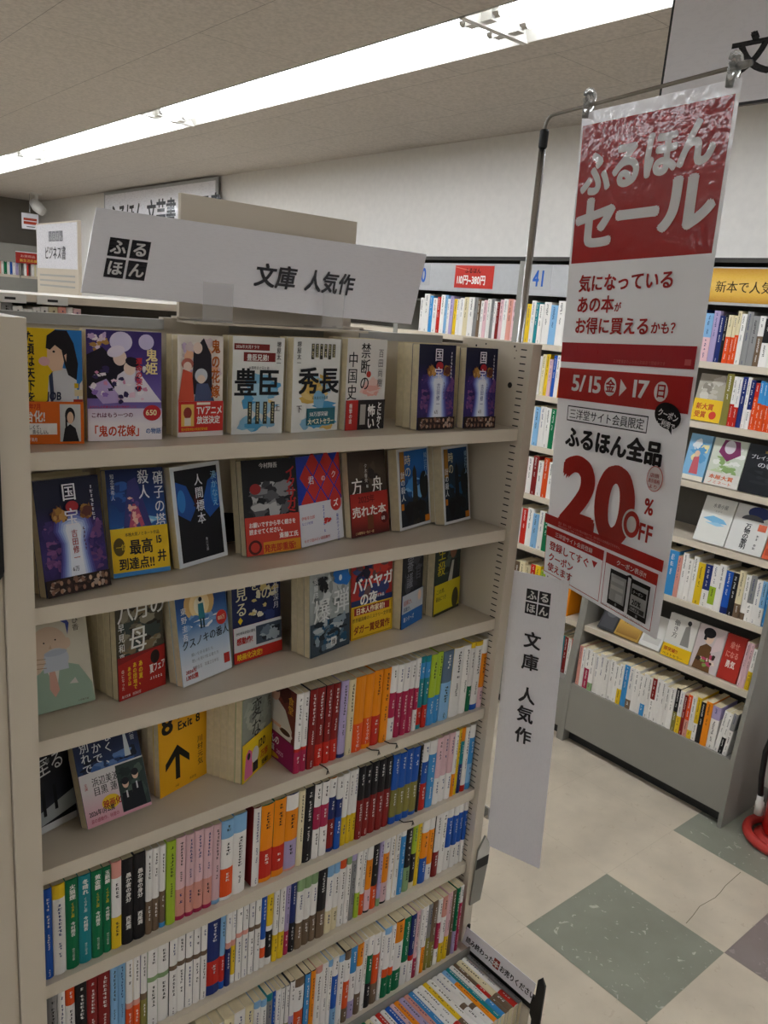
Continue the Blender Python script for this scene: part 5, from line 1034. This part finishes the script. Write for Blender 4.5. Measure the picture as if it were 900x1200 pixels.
b = lathe([(.001, .003), (.10, .003), (.10, .012), (.08, .034), (.001, .034)], M['redplastic']); b.build('stand_base', fe)
b = lathe([(.001, .47), (.026, .47), (.026, .5), (.018, .51), (.001, .512)], M['chrome']); valve = b.build('valve', fe, smooth=True)
b = MB(); b.tube([(0, 0, .505), (-.03, .02, .512), (-.09, .05, .505)], [.008, .009, .006], M['black'], 8); b.build('lower_lever', valve, smooth=True)
b = MB(); b.tube([(.01, 0, .512), (-.03, .02, .53), (-.10, .055, .545)], [.008, .009, .006], M['black'], 8); b.build('upper_lever', valve, smooth=True)
b = MB(); b.tube([(-.02, .0, .48), (-.05, .035, .475), (-.083, .066, .44), (-.092, .075, .36), (-.088, .072, .25), (-.080, .066, .17)], .011, M['black'], 12); hose = b.build('hose', fe, smooth=True)
b = MB(); b.tube([(-.080, .066, .172), (-.079, .065, .145), (-.077, .064, .142), (-.075, .062, .09)], [.013, .013, .017, .0175], M['white'], 14); b.build('nozzle', hose, smooth=True)

# ================================================================== fittings further back
def gondola(x0, x1, y0, y1, top, label, lip=True):
    t = thing('low_bookcase', label, 'bookcase', ((x0+x1)/2, (y0+y1)/2, 0)); a, c = (x0-x1)/2, (x1-x0)/2; e, f = (y0-y1)/2, (y1-y0)/2
    for x in (a, c-.025):
        b = MB(); b.box(x, x+.025, e, f, 0, top, M['beige']); b.build('side_panel', t)
    b = MB(); b.box(a+.0255, c-.0255, -.01, .01, 0, top-.001, M['dark']); b.build('back_panel', t)
    for z in (.3, .6, .9, 1.2, 1.47, top-.215):
        b = MB(); b.box(a+.0255, c-.0255, e+.004, f-.004, z-.02, z, M['beige']); b.build('shelf', t)
    b = MB(); b.box(a, c, e, f, top, top+.018, M['beige']); b.build('top_board', t)
    return t
g1 = gondola(-.35, 1.02, 1.15, 1.62, 1.876, 'beige low bookcase directly behind the main bookcase, tops of books showing')
rnd = random.Random(9); x = -.30; n = 0
for sp in 'W W P W C W O W B W S W W R W C W Y O C N B W L W D W k W W W W C A W P R W W C W B W W O W'.split():
    wd = rnd.uniform(.016, .026); n += 1
    if .42 < x < .66: x += .0; 
    if x > .93: break
    spine_book('hardcover_book', '%s book, %s from left behind the main bookcase top' % (describe(sp), ordn(n)), 'book', 'books on the low bookcase behind', wd, rnd.uniform(.196, .211) if not .47 < x < .80 else rnd.uniform(.15, .17), .12, sp, rnd, (x+wd/2, 1.165, 1.6615)); x += wd+.001
for x in (.27, .37):
    lc = MB(); lc.box(x, x+.075, 1.146, 1.1495, 1.872, 1.893, M['white']); lc.box(x+.025, x+.05, 1.1455, 1.146, 1.879, 1.885, M['black']); adopt(lc.build('price_card', None), g1)
g2 = gondola(.62, 1.38, 2.55, 3.3, 1.845, 'beige low bookcase carrying the small business book sign')
bz = thing('counter_sign', 'small white sign reading ビジネス書 on a beige stand, left background', 'sign', (1.0, 2.89, 1.8635))
b = MB(); b.box(0, .014, -.27, .275, 0, .325, M['beige']); b.box(-.05, .06, -.25, .25, 0, .006, M['beige']); b.build('stand_board', bz)
def dbz(A): 
    for k in range(4): A.rect(.17+.048*k, .118, .213+.048*k, .162, c_('8a8a90')); A.text(.172+.048*k, .124, .038, 'ふるほん'[k], c_('d6d6d8'), bold=1)
    A.text(.115, .045, .062, 'ビジネス書', c_('3a3a42'), bold=1, sx=.9)
sheet('poster', bz, ((-.0012, .268, .318), (-.0012, -.262, .318), (-.0012, -.262, .125), (-.0012, .268, .125)), .53, .193, M['sign'], dbz, .001)
for z in (.045, .068, .091):
    b = MB(); b.box(-.0012, -.0002, -.23, .235, z, z+.008, M['graystrip']); b.build('printed_line', bz)
# far end of the shop: wall shelving below a white notice and a spotlight
fb = thing('wall_bookcase', 'grey shelving along the far wall at the extreme left', 'bookcase', (2.2, 9.3, 0))
for x in (-1.4, -.47, .46, .80):
    b = MB(); b.box(x, x+.02, -.15, .29, 0, 2.3, M['greysteel']); b.build('side_panel', fb)
for z in (.4, .8, 1.2, 1.55, 1.98):
    b = MB(); b.box(-1.38, .8, -.15, .27, z-.03, z, M['beige']); b.build('shelf', fb)
b = MB(); b.box(-1.38, .8, .27, .29, 0, 2.3, M['dark']); b.build('back_panel', fb)
b = MB(); b.box(-1.38, .8, -.165, -.152, 2.12, 2.32, M['greysteel']); b.build('header_panel', fb)
b = MB(); b.box(-1.38, .8, -.165, -.152, 1.78, 1.95, M['greysteel']); b.build('front_panel', fb)
def dred(A): A.rect(0, 0, .42, .12, c_('b02c24')); A.text(.06, .07, .03, 'お買得品', c_('e2b0a8'), bold=1, sx=1.6); A.text(.05, .02, .035, '新生活応援', c_('e2c04a'), bold=1, sx=1.3)
tag(sheet('red_sign', None, ((2.62, 9.133, 2.245), (2.98, 9.133, 2.245), (2.98, 9.133, 2.115), (2.62, 9.133, 2.115)), .42, .13, M['sign'], dred), 'small red sign on the far shelving header, left background', 'sign')
rnd = random.Random(3); x = 2.30; n = 0
for sp in 'W C W k W D A W G W B W V W W R W C W K W'.split():
    wd = rnd.uniform(.02, .034); n += 1
    if x > 2.96: break
    if rnd.random() < .15: x += .03
    spine_book('hardcover_book', '%s book on far left shelving, %s from the left' % (describe(sp), ordn(n)), 'book', 'books on the far shelving', wd, rnd.uniform(.19, .25), .13, sp, rnd, (x+wd/2, 9.17, 1.9803)); x += wd+.002
sp_ = thing('spotlight', 'small white spotlight on the ceiling in the far left corner', 'spotlight', (2.70, 8.6, ZC))
b = MB(); b.tube([(0, 0, 0), (0, 0, -.02)], [.06, .05], M['white'], 16); b.tube([(0, 0, -.02), (0, 0, -.1)], .018, M['white'], 8); mount = b.build('mount', sp_)
b = MB(); b.tube([(-.02, .03, -.09), (0, -.02, -.14), (.03, -.1, -.19)], [.05, .06, .05], M['white'], 14); b.build('lamp_head', mount, smooth=True)
nt_ = thing('hanging_notice', 'small white notice with red lines hanging in the far left corner', 'sign', (2.69, 8.8, 2.48))
b = MB(); b.tube([(0, .004, .16), (0, .004, ZC-2.48)], .004, M['chrome'], 6); b.build('rod', nt_)
def dnt(A): A.rect(.02, .09, .16, .115, c_('b84a34')); A.rect(.02, .05, .16, .08, c_('b84a34')); A.rect(.05, .02, .14, .03, c_('8a8a8a'))
sheet('card', nt_, ((-.09, 0, .165), (.09, 0, .165), (.09, 0, 0), (-.09, 0, 0)), .18, .165, M['sign'], dnt, .003)
